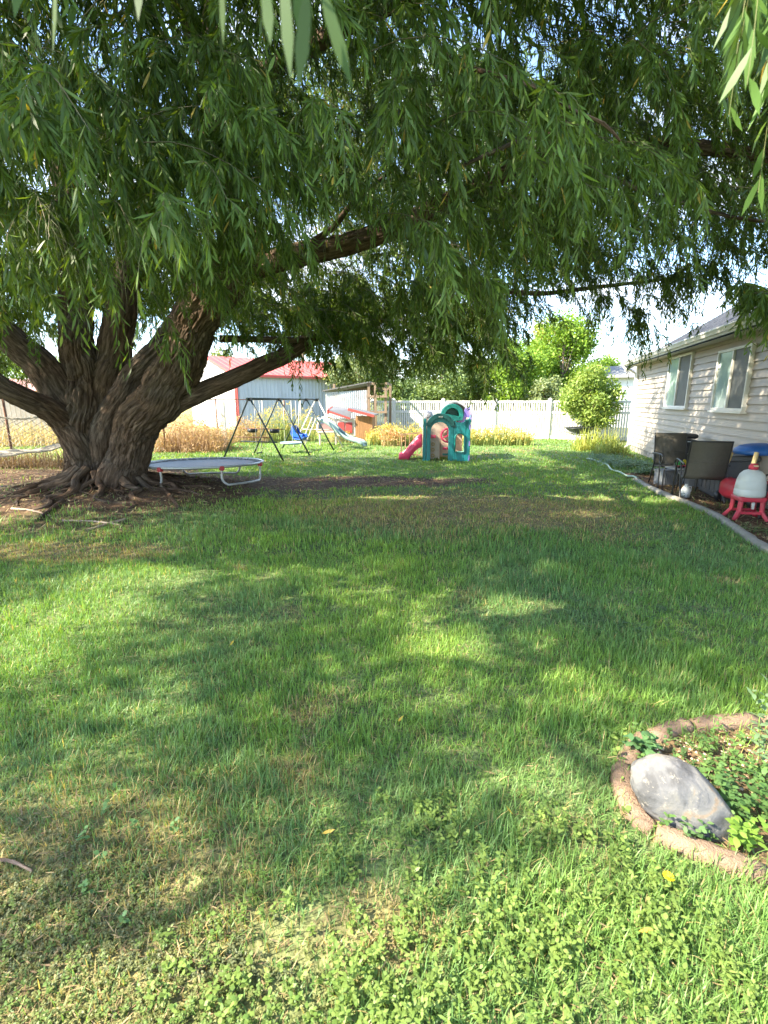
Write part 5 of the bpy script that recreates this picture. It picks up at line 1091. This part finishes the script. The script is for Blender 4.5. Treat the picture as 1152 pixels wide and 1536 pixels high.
# dead thatch and fallen litter
lit = Bag(); n = 30000; y = rng.uniform(.5, 4.0, n)**1; x = rng.uniform(-1, 1, n)*(.86*y+.7); dm = np.maximum(dry_mask(x, y)*.9, .22)
k = rng.uniform(0, 1, n) < dm; x, y = x[k], y[k]
n2_ = 22000; y2 = rng.uniform(5.5, 12.5, n2_); x2 = rng.uniform(-9, 8, n2_); k2 = (rng.uniform(0, 1, n2_) < np.maximum(dirt_mask(x2, y2), .5*dry_mask(x2, y2))) & (house_side(x2, y2) > .1)
sz = np.concatenate([np.full(len(x), .045), np.full(k2.sum(), .085)]); wz = np.concatenate([np.full(len(x), .0016), np.full(k2.sum(), .007)]); x = np.concatenate([x, x2[k2]]); y = np.concatenate([y, y2[k2]]); n = len(x)
az = rng.uniform(0, 2*PI, n); D = nrm(np.stack([np.cos(az), np.sin(az), rng.normal(.05, .22, n)], 1)); Wd = nrm(np.cross(D, np.array([[0, 0, 1.]])+rng.normal(0, .4, (n, 3))))
V, F = leaves(np.stack([x, y, ground_z(x, y)+.008+rng.uniform(0, .012, n)], 1), D, Wd, sz*rng.uniform(.5, 1.4, n), wz*rng.uniform(.6, 1.4, n), rng.normal(0, .15, n))
mx = rng.uniform(0, 1, (n, 1)); lit.add(V, F, np.repeat(np.array([.17, .11, .065])*(1-mx)+np.array([.42, .32, .17])*mx, 6, axis=0))
props(lit.build("leaf_litter", leaf_mat("dry_litter", .8, .1, (1, 1, 1), .2)), "dry fallen leaves and straw scattered over bare soil", "leaf litter", kind="stuff")
# single yellow fallen leaves on the lawn
for (px, py, a, lab) in [(482, 1250, 10, "yellow fallen leaf on the dark grass left of centre"), (770, 1222, 120, "small orange fallen leaf standing in the grass above the weeds"), (958, 1397, 5, "yellow fallen leaf among weeds below the boulder bed"), (597, 1082, 60, "pale brown fallen leaf in the middle of the lawn"), (345, 968, 80, "tiny yellow fallen leaf on the left of the lawn"), (462, 946, 150, "yellow curled fallen leaf nearer the shade line"), (865, 1040, 95, "upright yellow fallen leaf on the right of the lawn")]:
    p = G(px, py, .045); az = R(a); L_f = .055 if py > 1000 else .07; Vl, Fl = leaves(np.zeros((1, 3)), np.array([[math.cos(az), math.sin(az)*.6, .15]]), nrm(np.array([[-math.sin(az), math.cos(az), .5]])), np.array([L_f]), np.array([.0065]), np.array([.2]))
    o = np_obj("fallen_leaf", Vl, Fl, M_weed, None, np.full((6, 3), 1)*np.array([[.62, .42, .06]])); o.location = tuple(p); props(o, lab, "fallen leaf", "fallen leaves on the lawn")
# dandelion
dp = G(998, 1345); dn = empty("dandelion", (dp[0], dp[1], 0), 0, "single yellow dandelion flower below the edging stones", "flower")
MB().tube([(0, 0, 0), (.004, 0, .05), (.0, .004, .085)], .0018, 6).build("stem", mat("stem_green", (.12, .22, .05), .6), dn)
m = MB()
for ring_, (rr_, zz_) in enumerate(((.017, .088), (.013, .092), (.008, .095))):
    for j in range(14): a = 2*PI*j/14+ring_*.3; m.add([(0, 0, .086), (rr_*math.cos(a-.13), rr_*math.sin(a-.13), zz_), (rr_*1.12*math.cos(a), rr_*1.12*math.sin(a), zz_), (rr_*math.cos(a+.13), rr_*math.sin(a+.13), zz_)], [(0, 1, 2, 3)])
m.build("petals", mat("petal_yellow", (.85, .62, .01), .5), dn)
# stick
def stick(name, pts, r, lab, m_=M_root, cat="stick", group=None):
    P = np.array(pts); V, F, cap, bc, _, _ = limb(P, np.array(r), nseg=12, step=.02, amp=.003, seed=int(P[0][0]*10) % 50, cell=.03); return props(np_obj(name, V, [F, cap], m_, None, None, True, bc), lab, cat, group)
M_gst = bark_mat("grey_dead_wood", (.36, .30, .25), (.16, .12, .09), (.50, .44, .38))
a = G(-10, 1288, .03); b_ = G(48, 1306, .035); stick("stick", [a, (a+b_)/2+[0, .005, .008], b_], [.006, .005, .003], "thin pale dead stick at the left edge of the foreground", M_gst)
sl = [((244, 752), (268, 772), .035, .028, "short sawn root stub pointing to the lawn right of the trunk"), ((60, 790), (96, 772), .03, .045, "broken grey branch stub at the foot of the root mound"), ((95, 790), (180, 792), .015, .012, "long pale stick lying across the front roots"), ((300, 733), (316, 727), .014, .01, "small curved stick near the trampoline leg"), ((130, 800), (190, 786), .022, .016, "dark weathered stick in front of the trunk"), ((20, 778), (78, 786), .018, .012, "thin brown stick left of the root mound")]
for (p, q, r0, r1, lab) in sl:
    a = G(*p); b_ = G(*q); a[2] = ground_z(a[0], a[1])+r0*.5; b_[2] = ground_z(b_[0], b_[1])+r0*.4; m__ = (a+b_)/2+np.array([0, .03, 0]); m__[2] = ground_z(m__[0], m__[1])+r0*.6; stick("stick", [a, m__, b_], [r0, (r0+r1)/2, r1], lab, M_root if 'stub' in lab else M_gst, group="sticks round the trunk")

# ------------------------------------------------------------------ single plants
def plant(name, lab, cat, px, py, n, spread, h, nl, ll, lw, c0, c1, group=None, lean=.35, base=None):
    b0 = G(px, py) if base is None else np.array(base); bg_ = Bag(); S = np.stack([rng.normal(0, spread, n), rng.normal(0, spread*.7, n), np.zeros(n)], 1); weed_geo(S, h*rng.uniform(.6, 1.15, n), nl, ll, lw, c0, c1, bg_, lean)
    o = bg_.build(name, M_weed); o.location = (b0[0], b0[1], float(ground_z(b0[0], b0[1])))
    if n > 12: props(o, kind='stuff')
    return props(o, lab, cat, group)
plant("leafy_weed", "bright green leafy weed in front of the right end of the boulder", "weed", 1108, 1275, 7, .030, .13, 9, .050, .024, (.13, .24, .04), (.22, .35, .06))
plant("leafy_weed", "low bluish weed growing against the lower front of the boulder", "weed", 1050, 1262, 9, .04, .10, 9, .036, .018, (.08, .16, .06), (.14, .24, .09))
plant("broadleaf_weed", "broad-leaved weed standing behind the boulder at the upper bend", "weed", 962, 1140, 6, .035, .13, 7, .065, .032, (.08, .18, .08), (.13, .25, .10))
plant("tall_weed", "tall grey-green weed at the right edge behind the edging stones", "weed", 1135, 1165, 3, .03, .42, 16, .06, .018, (.12, .20, .10), (.18, .27, .14))
plant("leafy_weed", "leafy weed in the shade behind the boulder's right slope", "weed", 1100, 1215, 16, .09, .14, 9, .040, .02, (.07, .15, .05), (.12, .22, .07))
plant("leafy_weed", "dark weed tangle at the right edge of the bed", "weed", 1150, 1235, 18, .09, .16, 9, .042, .02, (.06, .14, .04), (.11, .2, .06))
plant("leafy_weed", "leafy green growth filling the middle of the edged bed", "weed", 1120, 1180, 60, .22, .10, 9, .035, .016, (.09, .18, .05), (.16, .27, .08))
plant("leafy_weed", "creeping weed over the reddish gravel in the bed", "weed", 1070, 1140, 30, .12, .05, 8, .022, .011, (.08, .15, .05), (.13, .2, .07))
plant("leafy_weed", "small weed low between the boulder and the top edging stones", "weed", 1010, 1150, 14, .07, .06, 8, .025, .012, (.07, .14, .05), (.12, .2, .07))
# tufts of grass inside the bed
tb_ = Bag(); n = 5200; x = rng.uniform(.8, 2.3, n); y = rng.uniform(1.0, 2.7, n); k = in_poly(x, y, BEDP) & (fbm(x*5, y*5, 0, 2, 301) > .42); x, y = x[k], y[k]; n = len(x)
V, F, C = blades(x, y, rng.uniform(.03, .10, n), np.full(n, .0022), 3, .7, grass_colour(x, y, n)*1.1); tb_.add(V, F, C)
props(tb_.build("bed_grass", M_grass), "thin grass growing inside the edged planting bed", "grass", kind="stuff")
gv = Bag(); n = 900; q = rng.uniform(0, 1, n)**.5*.30; a = rng.uniform(0, 2*PI, n); g_ = G(1065, 1118); x = g_[0]+q*1.6*np.cos(a); y = g_[1]-.05+q*.8*np.sin(a); s_ = rng.uniform(.004, .011, n)
Vt = np.array([(1,0,0),(-1,0,0),(0,1,0),(0,-1,0),(0,0,.7),(0,0,-.7)]); Ft = np.array([(0,2,4),(2,1,4),(1,3,4),(3,0,4),(2,0,5),(1,2,5),(3,1,5),(0,3,5)])
V = (Vt[None]*s_[:, None, None]*rng.uniform(.7, 1.3, (n, 6, 1))+np.stack([x, y, s_*.6], 1)[:, None]).reshape(-1, 3); F = (np.arange(n)[:, None, None]*6+Ft[None]).reshape(-1, 3)
mx = rng.uniform(0, 1, (n, 1)); gv.add(V, [F], np.repeat(np.array([.35, .16, .10])*(1-mx)+np.array([.6, .5, .4])*mx, 6, axis=0))
props(gv.build("red_gravel", leaf_mat("gravel_stone", .8, 0, (1, 1, 1), .3)), "reddish and cream gravel scattered in the planting bed", "gravel", kind="stuff")
# brush, goldenrod and lilies at the back
M_brush = leaf_mat("dry_brush", .7, .3, (1.2, 1.1, .6), .3)
def brush(lab, px, py, w, d_, n, h, c0, c1, wd=.012, group="wild growth along the back fences", name="weed_clump", fl=None, cat="weeds", lean=.45):
    b0 = G(px, py); bg_ = Bag(); u_ = rng.uniform(-1, 1, n); x = u_*w/2; y = rng.uniform(-.5, .5, n)*d_; hh = h*rng.uniform(.35, 1.1, n)*(1-.4*np.abs(u_)**2)*(.7+.6*fbm(x*2+px, y*2, 0, 2, 9))
    mx = rng.uniform(0, 1, (n, 1)); col = np.array(c0)*(1-mx)+np.array(c1)*mx; sv = globals()['ground_z']; globals()['ground_z'] = lambda a, b: 0*a; V, F, C = blades(x, y, hh, np.full(n, wd), 3, lean, col); globals()['ground_z'] = sv; bg_.add(V, F, C)
    if fl:
        k = rng.uniform(0, 1, n) < fl[1]; Vr = V.reshape(n, -1, 3); tip = Vr[k, -1]; m_ = 5; P = np.repeat(tip, m_, 0)+rng.normal(0, .035, (len(tip)*m_, 3)); N_ = len(P); D = nrm(rng.normal(0, 1, (N_, 3))+[0, 0, .5])
        V2, F2 = leaves(P, D, nrm(np.cross(D, rng.normal(0, 1, (N_, 3)))), rng.uniform(.04, .10, N_), rng.uniform(.01, .022, N_), np.zeros(N_)); bg_.add(V2, F2, np.array(fl[0])*np.ones((len(V2), 1)))
    o = bg_.build(name, M_brush); o.location = tuple(b0); return props(o, lab, cat, group)
YG = (.36, .40, .14); GR = (.20, .30, .09); TN = (.48, .38, .24); GD = (.58, .48, .14)
brush("yellow flowering weeds at the foot of the fence left of the playhouse", 598, 667, 2.5, .9, 1100, .72, GR, YG, fl=(GD, .5), lean=.3)
brush("reddish and yellow weed thicket in front of the lean-to", 588, 669, .8, .6, 380, .55, TN, YG, fl=((.6, .35, .18), .5), lean=.3)
brush("yellow-green weeds at the fence just right of the playhouse", 745, 668, 2.7, .8, 1000, .66, GR, YG, fl=(GD, .5), lean=.3)
brush("dry tan brush piled along the chain link fence beside the trunk", 290, 676, 2.3, 1.6, 1900, 1.15, (.30, .20, .13), (.52, .36, .22), wd=.008, fl=((.5, .34, .2), .4), lean=.8)
brush("dry grass stand right of the bleached timber post", 372, 664, 1.8, 1.0, 520, 1.0, TN, (.5, .42, .22), fl=((.55, .38, .2), .5), lean=.3)
brush("tall yellow goldenrod seen through the swing set frame", 428, 662, 2.6, 1.2, 480, 1.5, GR, YG, fl=(GD, .7), lean=.22)
brush("weeds behind the slide of the swing set", 520, 664, 1.4, .8, 240, .5, GR, TN, fl=(GD, .3), lean=.3)
brush("golden dry grass in the field seen under the left limbs", 40, 668, 5.5, 2.0, 1200, 1.0, TN, (.50, .44, .22), wd=.02, lean=.35)
brush("dark dry brush under the hammock by the fence", 40, 700, 4.5, 1.0, 2600, .55, (.14, .09, .06), (.28, .2, .12), wd=.007, lean=.9)
brush("strap-leaved yellow-green lilies at the far corner of the house", 893, 676, 1.5, .7, 420, .85, (.22, .32, .06), (.45, .42, .10), wd=.014, name="lily_clump", cat="plants", lean=.7)
brush("strap-leaved pale lilies just left of the siding corner", 915, 683, 1.0, .5, 300, .75, (.18, .30, .06), (.4, .42, .14), wd=.014, name="lily_clump", cat="plants", lean=.7)
for (px, py, n, sp_, lab) in [(930, 697, 240, .35, "bluish green mat plant where the hose ends"), (955, 702, 240, .32, "bluish green mat plant below the siding corner"), (975, 712, 120, .2, "bluish green mat plant beside the farther sling chair"), (905, 690, 160, .35, "sage green mat plant on the lawn side of the lilies")]:
    plant("mat_plant", lab, "plant", px, py, n, sp_, .16, 7, .07, .026, (.12, .21, .13), (.20, .31, .18), "mat plants along the house bed", .8)
for (px, py, lab) in [(1132, 800, "small weed near the curb at the right edge"), (1085, 765, "small weed beside the deck box and curb"), (1022, 745, "small weed at the legs of the side table")]:
    plant("small_weed", lab, "weed", px, py, 26, .14, .10, 7, .05, .012, (.10, .18, .06), (.16, .25, .09))

# ------------------------------------------------------------------ background trees
M_far = leaf_mat("broad_leaf", rough=.5, trans=.38, tint=(1.35, 1.25, .5), spec=.35); M_fb = mat("grey_tree_bark", (.16, .12, .09), .9, .3, 10)
def tree(lab, px, Y, top, rw, zlow, n, ls, c0, c1, seed, name="tree", cat="tree", lumps=26, group=None, nar=1.0):
    b0 = W(px, 640, Y); zt = W(px, top, Y)[2]; H = zt; t = empty(name, (b0[0], b0[1], 0), 0, lab, cat, group); rg = np.random.default_rng(seed)
    cz = (zt+zlow)/2; hz = (zt-zlow)/2; m = MB(); m.tube([(0, 0, -.1), (.05, 0, cz*.5), (-.05, .05, cz), (0, 0, zt*.85)], [.05*H*.45, .04*H*.4, .025*H*.4, .02], 9)
    LC = []
    for i in range(lumps):
        d_ = rg.normal(0, 1, 3); d_ /= np.linalg.norm(d_); rr = rg.uniform(.35, .85); c_ = d_*rr*np.array([rw, rw*.9, hz]); c_[2] += cz
        shr = 1-.45*max(0, (c_[2]-cz)/hz)*nar; c_[0] *= shr; c_[1] *= shr; LC.append((c_, rg.uniform(.22, .42)*min(rw, hz)))
        m.tube([(0, 0, max(.3, c_[2]*.45)), tuple(c_*np.array([.5, .5, .8])), tuple(c_)], [.018*H*.3+.01, .02, .01], 5)
    m.build("trunk", M_fb, t)
    P = []; N_ = n//lumps
    for c_, r_ in LC:
        d_ = rg.normal(0, 1, (N_, 3)); d_ /= np.linalg.norm(d_, axis=1)[:, None]; P.append(c_+d_*(r_*rg.uniform(.25, 1.15, N_)**.6)[:, None]*np.array([1, 1, .8]))
    P = np.concatenate(P); P += rg.normal(0, .05*rw, P.shape); N_ = len(P); D = nrm(rg.normal(0, 1, (N_, 3))+[0, 0, -.2]); V, F = leaves(P, D, nrm(np.cross(D, rg.normal(0, 1, (N_, 3)))), ls*rg.uniform(.6, 1.4, N_), ls*.28*rg.uniform(.7, 1.3, N_), rg.normal(0, .15, N_))
    mx = np.clip(rg.normal(.4, .25, N_)+.9*(fbm(P[:, 0]*1.2, P[:, 1]*1.2, P[:, 2]*1.2, 2, seed)-.5), 0, 1)[:, None]; b_ = Bag(); b_.add(V, F, np.repeat(np.array(c0)*(1-mx)+np.array(c1)*mx, 6, axis=0)); b_.build("crown", M_far, t); return t
LM = ((.13, .24, .03), (.27, .40, .05)); GY = ((.15, .20, .09), (.30, .36, .18)); DG = ((.10, .16, .05), (.22, .30, .11)); AU = ((.22, .25, .05), (.42, .36, .08))
grp = "trees beyond the back fence"
tree("bright lime green tree rising behind the fence right of the playhouse", 765, 30, 500, 2.4, .6, 15000, .17, *LM, 11, group=grp)
tree("tall lime tree with yellowing top behind the white fence", 838, 33, 470, 3.2, .8, 19000, .18, *LM, 12, group=grp)
tree("rounded pale green tree between the lime tree and the young tree", 815, 28, 560, 1.5, .3, 7000, .15, *GY, 13, group=grp)
tree("yellow-tinged tree top behind the tall lime tree", 815, 37, 470, 2.0, 3.0, 6000, .18, *AU, 14, group=grp)
tree("grey-green willowy tree behind the lean-to shed", 545, 32, 500, 3.0, 1.0, 16000, .17, *GY, 15, group=grp)
tree("dense dark green tree directly behind the playhouse", 660, 31, 505, 3.0, .6, 17000, .16, *DG, 16, group=grp)
tree("medium green shrubby tree behind the fence left of the playhouse", 605, 28, 565, 1.7, .3, 8000, .15, *DG, 17, group=grp)
tree("olive green tree behind the fence and the playhouse roof", 705, 34, 530, 2.2, .6, 9000, .17, *GY, 18, group=grp)
tree("green tree far behind the young tree near the house", 893, 38, 520, 2.2, .6, 9000, .18, *LM, 19, group=grp)
tree("leafy young tree over the wheelbarrow in front of the white fence", 882, 20.3, 545, 1.45, .35, 8000, .13, (.15, .24, .05), (.32, .40, .10), 20, name="young_tree")
tree("green tree far left beyond the field", -20, 40, 500, 4.5, .5, 12000, .22, *LM, 21, group="trees beyond the left field")
tree("pale tree at the left behind the trunk", 110, 38, 520, 3.5, .5, 10000, .22, *GY, 22, group="trees beyond the left field")
tree("large tree behind the red roofed barn", 330, 50, 500, 5, 1, 9000, .28, *GY, 23, group="trees beyond the left field")
